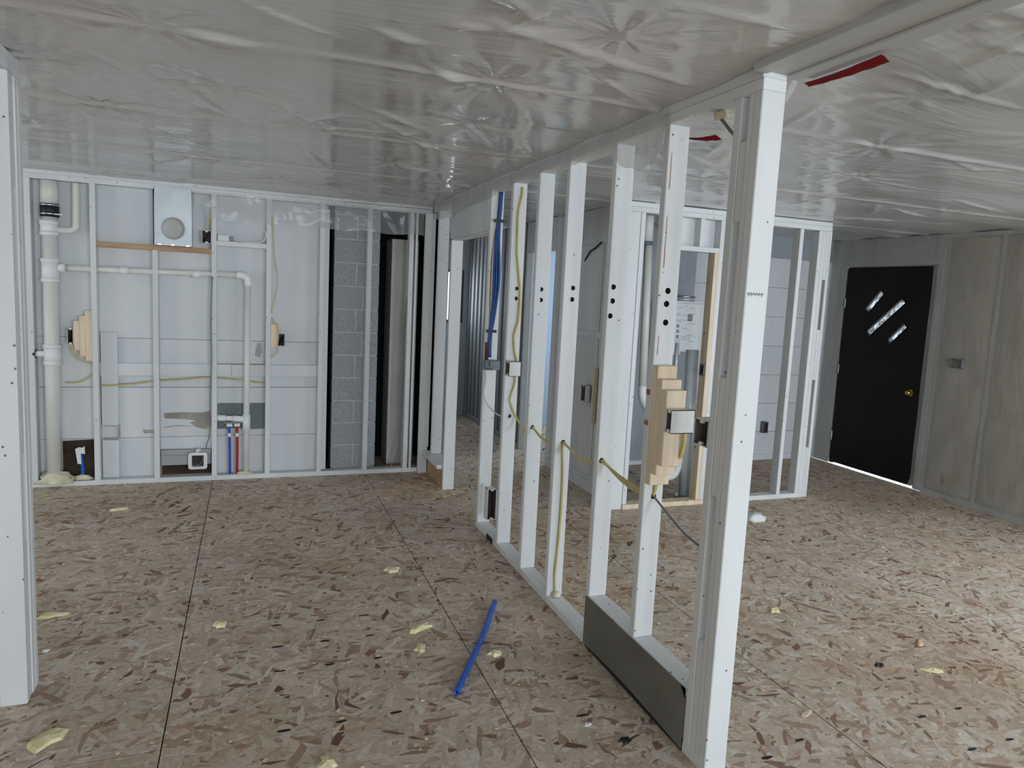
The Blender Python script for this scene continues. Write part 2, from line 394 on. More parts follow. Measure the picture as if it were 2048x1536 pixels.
# ------------------------------------------------------------------ floor
floor = thing('floor', (1, 3, -.06), kind='structure')
box('subfloor', -4.0, 5.86, -8.1, 9.2, -.06, -.0195, 'subfloor_gap', floor, 0)
XS = [-4.0, -2.722, -1.503, -.284, .938, 2.155, 3.376, 4.596, 5.84]
for i in range(8):
    ys = [-8.1] + [v for v in ([-.0 + .142 + 2.438 * k for k in range(-5, 4)] if i % 2 == 0 else [1.361 + 2.438 * k for k in range(-5, 4)]) if -7.9 < v < 9.0] + [9.2]
    for a, b in zip(ys, ys[1:]):
        box('osb_sheet', XS[i] + .0024, XS[i + 1] - .0024, a + .002, b - .002, -.019, 0, 'osb', floor, .001)
marks = []
for x in (.122, .326, .533):
    for y in (3.44, 3.223, 3.006, 2.79, 2.574): marks.append((x, y))
for x in (2.575, 2.783): marks += [(x, 1.945), (x, 1.725)]
marks += [(1.962, 1.967), (1.768, 1.917), (3.457, 2.271), (1.225, 2.35)]
rm = random.Random(3)
for x, y in marks:
    if (x, y) in ((.122, 2.79), (.326, 2.79), (.533, 2.79)): continue
    a = rm.uniform(-.1, .1); L_ = rm.uniform(.02, .028); bm = bmesh.new()
    pts = []
    for sx, sy in ((-1, -.5), (-.3, -1), (.5, -.8), (1, -.2), (.7, .8), (-.2, 1), (-.9, .6)):
        px, py = sx * L_, sy * .0075 * rm.uniform(.7, 1.3)
        pts.append((x + px * math.cos(a) - py * math.sin(a), y + px * math.sin(a) + py * math.cos(a), .0002))
    quad_prism(bm, pts, (0, 0, .0004)); finish('printed_mark', bm, 'ink', floor)

# ------------------------------------------------------------------ ceiling film
CZ = 2.381
def ridged(p, s):
    return 1 - abs(noise.noise(p * s)) * 2
FOLDS = [(-0.66, 2.55, -0.44, 2.62), (-0.55, 2.87, -0.06, 3.67), (-0.35, 3.02, -0.10, 3.67), (-0.85, 3.71, -0.48, 3.97), (-0.28, 2.89, -0.07, 3.60), (-0.30, 2.46, 0.02, 2.54), (0.37, 3.08, 0.75, 3.39), (0.47, 3.30, 0.87, 3.70), (0.84, 3.11, 1.22, 3.68), (0.11, 3.29, 0.43, 3.73), (-0.03, 2.15, 0.24, 2.31), (0.53, 2.44, 0.78, 2.62), (0.51, 2.05, 0.65, 2.01), (0.65, 2.01, 0.72, 1.81), (0.65, 2.01, 0.83, 1.96), (2.56, 3.10, 3.70, 3.22), (2.39, 2.76, 2.69, 2.76), (3.02, 2.52, 3.46, 2.67), (3.64, 3.69, 4.25, 3.61), (3.56, 4.27, 3.53, 3.50), (1.86, 1.76, 2.53, 1.83), (1.92, 2.14, 2.06, 2.51), (1.96, 1.60, 1.93, 1.42), (4.04, 4.61, 5.28, 4.27), (2.25, 1.78, 2.17, 1.58), (-0.91, 3.74, 0.30, 3.69), (-1.09, 4.56, -0.44, 4.47), (-0.64, 5.53, -0.29, 4.87), (0.24, 4.15, 0.48, 5.01), (0.93, 1.63, 1.36, 1.61), (0.84, 2.09, 1.14, 2.14), (0.33, 2.17, 0.47, 2.23)]
rs = random.Random(11)
for _ in range(70):                       # more stretch folds of the sheet, mostly along the joists
    x, y, a, l = rs.uniform(-3.5, 5.6), rs.uniform(.4, 6.1), rs.gauss(.15, .45), rs.uniform(.3, 1.1)
    FOLDS.append((x, y, x + l * math.cos(a), y + l * math.sin(a)))
FW = [(rs.uniform(.011, .026), rs.uniform(.005, .012)) for _ in FOLDS]
STAPLES = []
for j in range(-1, 9):
    for _ in range(9): STAPLES.append((rs.uniform(-3.8, 5.7), 2.52 + .61 * (j - 2) + rs.gauss(0, .02), rs.choice((7, 9, 11)), rs.uniform(0, 6), rs.uniform(.002, .005)))
def ceil_z(x, y):
    t = ((y - 2.52) / .61) % 1.0
    sag = .014 * (math.sin(math.pi * t) ** 2) * (.6 + .7 * noise.noise(Vector((x * .5, y * .7, 3))))
    t2 = abs(((y - 2.52 + .61) % 1.22) - .61)
    crease = -.010 * math.exp(-(t2 / .025) ** 2)
    h = 0
    for (x0, y0, x1, y1), (wd, am) in zip(FOLDS, FW):
        if x < min(x0, x1) - .12 or x > max(x0, x1) + .12 or y < min(y0, y1) - .12 or y > max(y0, y1) + .12: continue
        dx, dy = x1 - x0, y1 - y0; l2 = dx * dx + dy * dy
        k = max(0, min(1, ((x - x0) * dx + (y - y0) * dy) / l2)); d = math.hypot(x - x0 - k * dx, y - y0 - k * dy)
        h += am * math.exp(-(d / wd) ** 2) * (math.sin(math.pi * (.06 + .88 * k)) ** .7)
    for (sx, sy, n, ph, am) in STAPLES:
        rx, ry = x - sx, y - sy
        if abs(rx) > .55 or abs(ry) > .45: continue
        r = math.hypot(rx, ry) + 1e-4
        h += am * math.cos(n * math.atan2(ry, rx) + ph) * math.exp(-(r / .26) ** 2) * min(1, r / .07)
    a = .16
    u = x * math.cos(a) + y * math.sin(a); v = -x * math.sin(a) + y * math.cos(a)
    h += .004 * noise.noise(Vector((u * .9, v * 4.5, 9))) + .003 * noise.noise(Vector((x * .8, y * 2.3, 4)))
    back = .022 * min(1, max(0, (y - 5.3) / .9)) ** 2 if x < 1.5 else 0
    return CZ - .004 - max(0, sag) + crease - max(-.003, h) - back
def ceil_sheet(name, x0, x1, y0, y1, step=.015):
    nu = int((x1 - x0) / step); nv = int((y1 - y0) / step)
    bm = grid_bm(nu, nv, lambda u, v: Vector((x0 + (x1 - x0) * u, y0 + (y1 - y0) * v, ceil_z(x0 + (x1 - x0) * u, y0 + (y1 - y0) * v))))
    return finish(name, bm, 'ceiling_film', ceiling, smooth=True)
ceiling = thing('ceiling', (1, 3, CZ), kind='structure')
box('ceiling_deck', -4.1, 5.99, -8.1, 9.2, CZ + .02, CZ + .06, 'white_board_dull', ceiling, 0)
ceil_sheet('plastic_sheet', -4.0, 1.475, .2, 6.21)
ceil_sheet('plastic_sheet', 1.574, 5.85, .2, 6.3)
ceil_sheet('plastic_sheet', -4.0, 5.85, -8.1, .2, .15)
ceil_sheet('plastic_sheet', 1.55, 5.0, 6.3, 9.2, .1)
for i, (a, b, z) in enumerate(((1.435, 1.49, .030), (1.492, 1.565, .022), (1.567, 1.612, .030), (1.614, 1.67, .018))):
    box('ceiling_strip', a, b, -8.0, 1.899, CZ - z, CZ - .001, 'ceiling_band', ceiling, .003)

# ------------------------------------------------------------------ walls out of view (rear, left); windows only in the rear wall
wall_rear = thing('wall_rear', (1, -8.05, 0), kind='structure')
for a, b in zip([-4.0] + [v[1] for v in REAR_WIN], [v[0] for v in REAR_WIN] + [5.86]):
    box('wall_panel', a, b, REAR_Y - .1, REAR_Y, 0, CZ, 'insulation', wall_rear, 0)
for a, b, _ in REAR_WIN:
    box('wall_panel', a, b, REAR_Y - .1, REAR_Y, 0, .7, 'insulation', wall_rear, 0)
    box('wall_panel', a, b, REAR_Y - .1, REAR_Y, 2.2, CZ, 'insulation', wall_rear, 0)
wall_left = thing('wall_left', (-4.0, 1.8, 0), kind='structure')
box('wall_panel', -4.1, -4.0, -8.1, 6.3, 0, CZ, 'insulation', wall_left, 0)

# ------------------------------------------------------------------ back wall: studs, boards, plates
T = .038
wall_back = thing('wall_back', (-.05, 6.245, 0), kind='structure')
BY0, BY1 = 6.20, 6.289
box('bottom_plate', -4.0, 1.40, BY0, BY1, 0, T, 'white_paint', wall_back)
box('top_plate', -4.0, .72, BY0, BY1, 2.285, 2.323, 'white_paint', wall_back)
box('top_plate', .722, 1.47, BY0, BY1, 2.283, 2.321, 'white_paint', wall_back)
box('top_plate', -4.0, -.40, BY0 + .004, BY1, 2.3235, 2.361, 'white_paint', wall_back)
box('top_plate', -.398, 1.47, BY0 + .002, BY1, 2.324, 2.361, 'white_paint', wall_back)
STX = [-1.529, -1.120, None, -.292, .113, .530, .917]
for x in STX:
    if x is None: continue
    box('stud', x, x + T, BY0, BY1, T, 2.285 if x < .7 else 2.283, 'white_paint', wall_back)
box('stud', -.708, -.708 + T, BY0, BY1, T, 1.827, 'white_paint', wall_back)   # stops under the raw ledger
box('stud', 1.272, 1.272 + T, BY0, BY1, T, 2.283, 'white_paint', wall_back)
box('stud', 1.325, 1.345, BY0, BY0 + .05, T, 2.283, 'white_paint', wall_back)
box('stud', 1.398, 1.487, 6.152, 6.19, .235, 2.285, 'white_paint', wall_back)
box('raw_ledger', -1.082, -.292, BY0 + .001, BY1 - .004, 1.827, 1.864, 'raw_pine_side', wall_back)
box('blocking', -.254, .113, BY0 + .004, BY1 - .01, 1.893, 1.931, 'white_paint', wall_back)
box('stud', -4.0, -3.96, BY0, BY1, T, 2.285, 'white_paint', wall_back)
# sheathing boards behind the studs
SX0, SX1 = -4.0, .600
box('backing', -4.05, .612, 6.312, 6.33, -.02, 2.46, 'subfloor_gap', wall_back, 0)  # added behind the boards to block light leaking through the seams
for a, b, y in ((.0, .348, 6.296), (.351, .752, 6.292), (.755, 1.138, 6.298), (1.141, 2.37, 6.292)):
    if a < .6 < b: pass
    box('sheathing_board', SX0, SX1, y, y + .012, a, b, 'white_board', wall_back, .001)
box('ledger_board', -1.082, -.292, 6.270, 6.2915, .848, .945, 'white_board', wall_back)
box('ledger_board', -.254, -.146, 6.270, 6.2915, .850, .945, 'white_board', wall_back)
box('ledger_board', -.144, .530, 6.270, 6.2915, .848, .944, 'white_board', wall_back)
box('ledger_gap_strip', -.292, .113, 6.272, 6.2905, .945, .9485, 'rust', wall_back, 0)
box('backing_board', -1.075, -.962, 6.262, 6.2695, .455, 1.182, 'white_board', wall_back)
box('backing_board', -1.075, -.962, 6.262, 6.2695, .04, .34, 'white_board', wall_back)
bm = bmesh.new()
for q in ((-1.062, -.956, .345, .355), (-1.062, -.956, .448, .458), (-.966, -.956, .355, .448)): bbox(bm, q[0], q[1], 6.27, 6.292, q[2], q[3])
finish('outlet_cutout_edge', bm, 'bare_sheathing', wall_back)
box('end_board', .570, .606, 6.225, 6.237, .05, 2.25, 'white_board', wall_back)
def patch(name, pts, m, y, parent, t=.001, seed=0):
    bm = bmesh.new(); quad_prism(bm, [(p[0], y, p[1]) for p in pts], (0, t, 0)); return finish(name, bm, m, parent)
patch('drywall_patch', [(-.252, .623), (.113, .622), (.113, .405), (.02, .400), (-.1, .412), (-.252, .408)], 'teal_board', 6.2885, wall_back)
patch('bare_patch', [(-.648, .545), (-.50, .55), (-.38, .545), (-.305, .56), (-.30, .43), (-.34, .405), (-.42, .43), (-.46, .465), (-.41, .48), (-.48, .492), (-.64, .502)], 'bare_sheathing', 6.2885, wall_back)
patch('bare_patch', [(-.80, .415), (-.72, .405), (-.70, .385), (-.79, .382)], 'bare_sheathing', 6.2885, wall_back)
patch('bare_patch', [(-.648, .43), (-.55, .445), (-.42, .432), (-.56, .437), (-.648, .424)], 'bare_sheathing', 6.2885, wall_back)
patch('open_cavity', [(-1.345, .335), (-1.12, .345), (-1.12, .04), (-1.345, .04)], 'brown_cavity', 6.2878, wall_back)
patch('open_cavity', [(-.665, .12), (-.292, .125), (-.292, .04), (-.665, .04)], 'brown_cavity', 6.2878, wall_back)
patch('rust_stain', [(.03, 1.02), (.05, 1.12), (.075, 1.125), (.085, 1.06), (.07, 1.0)], 'smudge', 6.291, wall_back, .0005)
box('low_block', -.665, -.300, 6.25, 6.287, .125, .205, 'white_board_dull', wall_back)
box('low_block', -.665, -.300, 6.24, 6.287, .208, .25, 'white_board_dull', wall_back)
# chimney cavity
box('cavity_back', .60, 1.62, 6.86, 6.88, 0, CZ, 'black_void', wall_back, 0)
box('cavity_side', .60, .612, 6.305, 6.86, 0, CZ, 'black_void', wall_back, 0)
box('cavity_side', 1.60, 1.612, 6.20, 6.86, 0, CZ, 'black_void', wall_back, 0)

chim = thing('block_chimney', (.85, 6.43, 0), 'grey painted concrete block chimney standing behind the open back wall studs', 'chimney')
box('mortar_core', .662, 1.035, 6.332, 6.53, 0, 2.38, 'mortar', chim, 0)
zc = .04; k = 0
while zc < 2.3:
    h = .190
    if k % 2 == 0: spans = [(.656, .842), (.852, 1.042)]
    else: spans = [(.656, 1.042)]
    if k in (5, 7): spans = [(.656, .90), (.910, 1.042)]
    for a, b in spans: box('concrete_block', a, b, 6.329, 6.535, zc, min(zc + h, 2.378), 'cmu', chim, .004)
    zc += .199; k += 1
fl = thing('flue_chase', (1.30, 6.60, 0), 'tall beige boxed flue panel standing beside the block chimney', 'flue')
box('front_panel', 1.178, 1.420, 6.50, 6.512, 0, 2.07, 'flue_panel', fl, .006)
box('side_panel', 1.178, 1.190, 6.512, 6.80, 0, 2.07, 'flue_panel', fl, .003)
box('top_panel', 1.178, 1.420, 6.512, 6.80, 2.05, 2.062, 'flue_panel', fl, .002)

# ------------------------------------------------------------------ main stud partition
PX0, PX1 = 1.48, 1.569
part = thing('wall_partition', (1.5245, 3.3, 0), kind='structure')
box('bottom_plate', PX0, PX1, 1.90, 4.645, 0, T, 'white_paint', part, .003)
box('top_plate', PX0, PX1, 1.90, 4.2, 2.305, 2.3425, 'white_paint', part, .002)
box('top_plate', PX0, PX1, 4.202, 6.19, 2.305, 2.3425, 'white_paint', part, .002)
box('top_plate', PX0 - .002, PX1, 1.902, 6.19, 2.343, 2.3805, 'white_paint', part, .002)
SY = [4.60, 4.17, 3.74, 3.34, 2.85, 2.43]
HOLES = {4.17: [(1.529, 1.668), (1.529, 1.607), (1.524, .868)], 3.74: [(1.520, 1.667), (1.521, 1.608), (1.508, .881)],
         3.34: [(1.531, 1.679), (1.530, 1.621), (1.525, .878)], 2.85: [(1.504, 1.687), (1.504, 1.625), (1.497, 1.558), (1.500, .897)],
         2.43: [(1.523, 1.676), (1.521, 1.625), (1.523, 1.552), (1.526, .849)]}
STUD = {}
for y in SY:
    o = box('stud', PX0, PX1, y, y + T, .2485 if y == 2.43 else T, 2.305, 'white_paint', part, .003)
    if y in HOLES: bored(o, [(hx, y + .019, hz) for hx, hz in HOLES[y]], r=.0125)
    STUD[y] = o
# built-up end post: stud, spacer blocks, thin packer, end stud
box('stud', PX0, PX1, 2.000, 2.038, T, 2.305, 'white_paint', part, .003)
for a, b in ((1.903, 2.162), (.979, 1.39), (T, .454)):
    box('spacer_block', PX0 + .002, PX1, 1.9635, 1.9995, a, b, 'white_paint', part, .003)
box('packer', PX0 + .001, PX1, 1.9385, 1.963, T, 2.305, 'white_paint', part, .002)
end_stud = box('stud', PX0, PX1, 1.900, 1.938, T, 2.305, 'white_paint', part, .003)
bm = bmesh.new(); pts = []
for i in range(26):
    t = i / 25; pts.append((1.487 + .062 * t, 1.8993, 1.671 + .007 * math.sin(i * 2.4) * (1 if i % 5 else .2)))
tube_bm(bm, pts, .0007, 4, 2); finish('pencil_note', bm, 'pencil', end_stud)
for z_, h_ in ((1.262, .022), (1.140, .02)):
    box('wood_peg', PX0 - .003, PX0 + .004, 2.436, 2.462, z_, z_ + h_, 'rust', STUD[2.43], .001)
# raised block at the near end: cap over a bent metal sheet
box('raised_cap', PX0, PX1, 2.040, 2.848, .212, .2485, 'white_paint', part, .003)
box('raised_joist', PX0 + .004, PX1, 2.040, 2.848, T, .2115, 'white_board', part)
bm = bmesh.new()
n_ = 24
def sheet(u, v):
    y = 2.040 + .838 * u; z0 = .008 + .026 * math.sin(math.pi * u) ; z = z0 + (.244 - z0) * v
    bow = -.010 * math.sin(math.pi * u) * (1 - v) ** 2
    return Vector((1.4765 + bow, y, z))
bm = grid_bm(24, 6, sheet)
r_ = bmesh.ops.solidify(bm, geom=bm.faces[:], thickness=.0015)
finish('metal_sheet', bm, 'metal_sheet', part, smooth=False)
box('shadow_strip', 1.4782, 1.4798, 2.040, 2.86, .002, .05, 'subfloor_gap', part, 0)  # dark strip standing in for the shadow under the bowed sheet
bm = bmesh.new(); quad_prism(bm, [(1.4785, 4.25, .004), (1.4785, 4.385, .004), (1.4785, 4.38, .038), (1.4785, 4.26, .038)], (-.0015, 0, 0)); finish('black_patch', bm, 'black_rubber', part)
# rust streaks of nail heads on the stud with three holes
for i, (z0, z1) in enumerate(((2.06, 2.20), (1.76, 1.96), (1.42, 1.50))):
    bm = bmesh.new(); quad_prism(bm, [(1.4935, 2.4299, z0), (1.4975, 2.4299, z0 + .01), (1.497, 2.4299, z1), (1.4945, 2.4299, z1)], (0, -.0005, 0)); finish('rust_streak', bm, 'rust', STUD[2.43])
# drywall strip over the hall doorway and framing behind it
box('header_panel', PX0 - .006, PX0 + .006, 4.640, 5.60, 2.045, 2.304, 'white_board', part)
box('header_beam', PX0 + .0065, PX1, 4.640, 5.60, 2.035, 2.304, 'white_paint', part)
box('jack_stud', PX0, PX1 + .004, 5.570, 5.608, 0, 2.034, 'white_paint', part, .003)
box('king_stud', PX0, PX1, 6.006, 6.044, .205, 2.305, 'white_paint', part, .003)
box('raised_cap', PX0 - .045, PX1, 5.609, 6.15, .168, .204, 'white_paint', part, .003)
box('raised_joist', PX0 + .004, PX1, 5.609, 6.15, 0, .1675, 'raw_pine_side', part)
box('corner_block', 1.40, 1.478, 6.155, 6.195, 0, .234, 'white_paint', part)

# ------------------------------------------------------------------ left post with plate running back over the camera
wl = thing('wall_left_post', (-.825, 3.09, 0), kind='structure')
for a, b in ((3.014, 3.052), (3.0915, 3.1285), (3.129, 3.170)):
    box('stud', -.869, -.780, a, b, 0, 2.305, 'white_paint', wl, .004)
for a, b in ((0, .62), (.95, 1.55), (1.92, 2.305)):
    box('spacer_block', -.869, -.784, 3.0525, 3.091, a, b, 'white_paint', wl, .003)
box('top_plate', -.869, -.780, -7.98, 3.17, 2.3055, 2.343, 'white_paint', wl, .002)
box('top_plate', -.869, -.780, -7.98, 3.17, 2.3435, 2.372, 'white_paint', wl, .002)

# ------------------------------------------------------------------ kitchen wall (right of the hall)
wk = thing('wall_kitchen', (3.6, 4.82, 0), kind='structure')
KY0, KY1 = 4.78, 4.869
box('stud', 2.547, 2.584, KY0, KY1, 0, 2.29, 'white_paint', wk, .003)
for a, b in ((1.873, 2.29), (1.016, 1.367), (0, .464)):
    box('spacer_block', 2.5845, 2.6125, KY0 + .004, KY1, a, b, 'white_paint', wk)
box('stud', 2.613, 2.718, KY0, KY0 + T, 0, 2.29, 'white_paint', wk, .003)
box('stud', 2.585, 2.718, KY0 + .0605, KY0 + .0985, 0, 2.29, 'white_paint', wk, .003)
box('stud', 2.722, 2.760, KY0, KY1, T, 2.29, 'white_paint', wk, .003)
box('top_plate', 2.547, 4.556, KY0, KY1, 2.291, 2.328, 'white_paint', wk, .003)
box('top_plate', 2.547, 4.556, KY0 + .003, KY1, 2.3285, 2.366, 'white_paint', wk, .003)
box('raw_bottom_plate', 2.722, 3.478, KY0 - .01, KY1, 0, .0375, 'raw_pine', wk)
box('bottom_plate', 3.479, 4.556, KY0, KY1, 0, T, 'white_paint', wk)
box('raw_jack_stud', 3.400, 3.438, KY0, KY1, T, 2.034, 'raw_pine', wk)
box('king_stud', 3.439, 3.477, KY0, KY1, T, 2.29, 'white_paint', wk)
box('jack_stud', 2.985, 3.023, KY0, KY1, T, 2.29, 'white_paint', wk)
box('door_header', 3.0235, 3.4385, KY0, KY1, 2.035, 2.073, 'white_paint', wk)
box('cripple', 3.25, 3.288, KY0, KY1, 2.0735, 2.29, 'white_paint', wk)
box('header_board', 3.0235, 3.4385, KY1 - .012, KY1, 2.0735, 2.29, 'white_board', wk)
box('stud', 3.84, 3.878, KY0, KY1, T, 2.29, 'white_paint', wk)
box('stud', 4.222, 4.260, KY0, KY1, T, 2.29, 'white_paint', wk, .003)
box('stud', 4.421, 4.459, KY0, KY1, T, 2.29, 'white_paint', wk, .003)
box('stud', 4.4595, 4.497, KY0, KY1, T, 2.29, 'white_paint', wk, .003)
for a, b in ((1.886, 2.29), (1.033, 1.463), (T, .442)):
    box('spacer_block', 4.4975, 4.529, KY0 + .001, KY1, a, b, 'white_paint', wk)
box('stud', 4.5295, 4.558, KY0, KY1, T, 2.29, 'white_paint', wk, .003)

# ------------------------------------------------------------------ far rooms
wf = thing('wall_far', (4.5, 6.1, 0), kind='structure')
for i in range(7):
    a = i * .307
    box('panel_board', 2.70, 5.86, 6.10, 6.112, a + .002, a + .305, 'white_board', wf, .002)
box('upper_strip', 2.70, 5.86, 6.104, 6.116, 2.150, CZ, 'grey_wall', wf)
box('backing', 2.70, 5.86, 6.118, 6.13, 0, CZ, 'white_board_dull', wf, 0)
box('baseboard', 3.95, 5.80, 6.085, 6.0995, 0, .06, 'white_board', wf)
wu = thing('wall_utility', (3.9, 5.5, 0), kind='structure')
box('grey_drywall', 2.74, 4.119, 6.082, 6.0975, .05, CZ - .03, 'grey_wall', wu)
box('teal_drywall', 2.742, 2.752, KY1 + .002, 6.08, .05, CZ - .03, 'teal_board', wu)

wh = thing('wall_hall', (2.7, 7, 0), kind='structure')
box('hall_panel', 2.684, 2.70, 4.882, 6.195, 0, CZ - .01, 'hall_board', wh, 0)
for z0, z1 in ((.14, .72), (.78, 1.30), (1.36, 2.08)):
    box('raised_panel', 2.674, 2.6835, 5.28, 5.86, z0, z1, 'hall_board', wh, .004)
box('baseboard', 2.668, 2.6835, 4.89, 6.19, 0, .09, 'hall_board', wh)
for y in (5.14, 5.92):
    box('casing', 2.666, 2.6835, y, y + .07, .0905, 2.14, 'hall_board', wh)
box('door_jamb', 2.66, 2.72, 6.196, 6.235, 0, 2.06, 'hall_board', wh)
box('door_jamb', 2.66, 2.72, 6.96, 7.0, 0, 2.06, 'hall_board', wh)
box('lintel', 2.66, 2.72, 6.196, 7.0, 2.061, CZ - .01, 'hall_board', wh)
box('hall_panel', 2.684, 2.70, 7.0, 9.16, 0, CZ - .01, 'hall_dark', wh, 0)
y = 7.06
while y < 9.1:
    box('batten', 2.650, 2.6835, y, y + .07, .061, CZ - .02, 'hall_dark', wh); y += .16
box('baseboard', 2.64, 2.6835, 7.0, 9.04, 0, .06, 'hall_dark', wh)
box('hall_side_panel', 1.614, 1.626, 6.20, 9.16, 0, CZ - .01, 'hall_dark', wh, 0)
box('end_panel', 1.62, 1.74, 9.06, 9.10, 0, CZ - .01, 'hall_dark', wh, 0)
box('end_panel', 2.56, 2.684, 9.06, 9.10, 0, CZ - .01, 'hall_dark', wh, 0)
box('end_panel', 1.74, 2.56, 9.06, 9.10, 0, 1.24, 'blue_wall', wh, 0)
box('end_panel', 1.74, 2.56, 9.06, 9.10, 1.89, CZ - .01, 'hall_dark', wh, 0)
wn = thing('window_1', (2.15, 9.05, 1.24), kind='structure')
box('sill', 1.72, 2.58, 9.03, 9.059, 1.225, 1.262, 'dark_wood_trim', wn)
box('head_trim', 1.72, 2.58, 9.03, 9.059, 1.875, 1.91, 'dark_wood_trim', wn)
box('side_trim', 2.545, 2.58, 9.03, 9.059, 1.2625, 1.8745, 'dark_wood_trim', wn)
box('side_trim', 1.72, 1.755, 9.03, 9.059, 1.2625, 1.8745, 'dark_wood_trim', wn)
wb = thing('wall_bedroom', (4, 8, 0), kind='structure')
box('blue_panel', 2.702, 5.0, 8.30, 8.32, 0, CZ - .02, 'blue_wall', wb, 0)
box('blue_panel', 4.98, 5.0, 6.14, 8.30, 0, CZ - .02, 'blue_wall', wb, 0)

# ------------------------------------------------------------------ right wall: studs, insulation batts, plastic, door
wr = thing('wall_right', (5.9, 2, 0), kind='structure')
box('light_seal', 5.951, 5.96, 2.60, 4.80, -.05, 2.46, 'subfloor_gap', wr, 0)  # unseen panels, this and the next, added to block light leaks
box('light_seal', 5.80, 5.96, 2.60, 6.3, 2.445, 2.46, 'subfloor_gap', wr, 0)
box('outer_board', 5.935, 5.95, 2.60, 4.80, 0, CZ + .03, 'white_board_dull', wr, 0)
box('outer_board', 5.935, 5.95, -8.1, -.20, 0, CZ + .03, 'white_board_dull', wr, 0)
box('outer_board', 5.935, 5.95, -.20, 2.60, 0, .8, 'white_board_dull', wr, 0)
box('outer_board', 5.935, 5.95, -.20, 2.60, 2.1, CZ + .03, 'white_board_dull', wr, 0)
box('outer_board', 5.935, 5.95, 5.875, 6.2, 0, CZ + .03, 'white_board_dull', wr, 0)
box('outer_board', 5.935, 5.95, 4.80, 5.875, 2.10, CZ + .03, 'white_board_dull', wr, 0)
box('bottom_plate', 5.845, 5.934, 2.62, 4.80, 0, T, 'white_board_dull', wr)
box('top_plate', 5.845, 5.934, 2.62, 6.15, 2.33, CZ - .012, 'white_board_dull', wr)
ys = [4.70, 4.19, 3.71, 3.23, 2.75, 2.62]
for y in ys: box('stud', 5.853, 5.934, y, y + T, T, 2.33, 'white_board_dull', wr)
box('stud', 5.845, 5.934, 4.742, 4.80, T, 2.33, 'white_board_dull', wr)
box('stud', 5.845, 5.934, 5.875, 5.95, 0, 2.33, 'white_board_dull', wr)
box('header', 5.845, 5.934, 4.80, 5.875, 2.10, 2.329, 'white_board_dull', wr)
rb = random.Random(8)
for a, b in zip(ys[1:], ys):
    y0, y1 = a + T + .003, b - .003
    s_ = rb.uniform(0, 50)
    bm = grid_bm(12, 48, lambda u, v: Vector((5.852 + .022 * ((2 * u - 1) ** 4) - .014 + .012 * noise.noise(Vector((u * 3 + s_, v * 9, 2))), y0 + (y1 - y0) * u, .04 + 2.285 * v)))
    bmesh.ops.solidify(bm, geom=bm.faces[:], thickness=-.05)
    finish('insulation_batt', bm, 'insulation', wr, smooth=True)
bm = grid_bm(6, 40, lambda u, v: Vector((5.85, 5.90 + .24 * u, 2.38 * v)))
finish('side_board', bm, 'white_board_dull', wr)
def wall_film(name, y0, y1, z0, z1, seed):
    def fn(u, v):
        y = y0 + (y1 - y0) * u; z = z0 + (z1 - z0) * v
        x = 5.832 - .010 * noise.noise(Vector((y * 2.2, z * 1.1, seed))) - .010 * ridged(Vector((y * 4, z * 1.3 + y * 1.2, seed + 5)), 1) - .004
        if z < .10: x -= (.10 - z) * .55
        return Vector((x, y, max(z, .003)))
    nu = max(4, int((y1 - y0) / .035)); nv = max(4, int((z1 - z0) / .05))
    return finish(name, grid_bm(nu, nv, fn), 'wall_film', wr, smooth=True)
wall_film('plastic_sheet', 2.64, 4.822, .0, 2.37, 1)
wall_film('plastic_sheet', 5.858, 6.09, .0, 2.37, 2)
wall_film('plastic_sheet', 4.823, 5.857, 2.085, 2.37, 3)

door = thing('door_1', (5.86, 5.335, .03), kind='structure')
DY0, DY1, DZ0, DZ1 = 4.832, 5.845, .020, 2.076
lites = [[(5.597, 1.670), (5.535, 1.625), (5.362, 1.822), (5.417, 1.870)],
         [(5.550, 1.444), (5.496, 1.391), (5.101, 1.741), (5.153, 1.792)],
         [(5.284, 1.372), (5.238, 1.330), (5.054, 1.510), (5.099, 1.555)]]
bm = bmesh.new(); bbox(bm, 5.845, 5.889, DY0, DY1, DZ0, DZ1); slab = finish('door_slab', bm, 'door_paint', door)
cut = bmesh.new()
for q in lites: quad_prism(cut, [(5.80, a, b) for a, b in q], (.2, 0, 0))
bmesh.ops.recalc_face_normals(cut, faces=cut.faces)
me = bpy.data.meshes.new('cutter'); cut.to_mesh(me); cut.free(); co = bpy.data.objects.new('cutter', me); col.objects.link(co)
md = slab.modifiers.new('lites', 'BOOLEAN'); md.operation = 'DIFFERENCE'; md.object = co; md.solver = 'EXACT'
bpy.context.view_layer.update()
slab.data = bpy.data.meshes.new_from_object(slab.evaluated_get(bpy.context.evaluated_depsgraph_get())); slab.modifiers.clear(); bpy.data.objects.remove(co)
for q in lites:
    bm = bmesh.new(); quad_prism(bm, [(5.862, a, b) for a, b in q], (.004, 0, 0)); pane = finish('pane', bm, 'door_glass', door)
    bm = bmesh.new()
    cen = Vector((0, sum(p[0] for p in q) / 4, sum(p[1] for p in q) / 4))
    for i in range(4):
        a = Vector((5.843, *q[i])); b = Vector((5.843, *q[(i + 1) % 4])); tube_bm(bm, [a, b], .006, 6, 1)
    finish('pane_frame', bm, 'door_paint', pane)
bm = bmesh.new(); tube_bm(bm, [(5.846, 4.932, .896), (5.825, 4.932, .896)], .012, 12, 1); tube_bm(bm, [(5.8455, 4.932, .896), (5.838, 4.932, .896)], .03, 16, 1)
knob = finish('door_knob', bm, 'brass', door, smooth=False)
bm = bmesh.new(); bmesh.ops.create_uvsphere(bm, u_segments=16, v_segments=10, radius=.027, matrix=Matrix.Translation((5.803, 4.932, .896))); finish('knob_grip', bm, 'brass', knob, smooth=True)
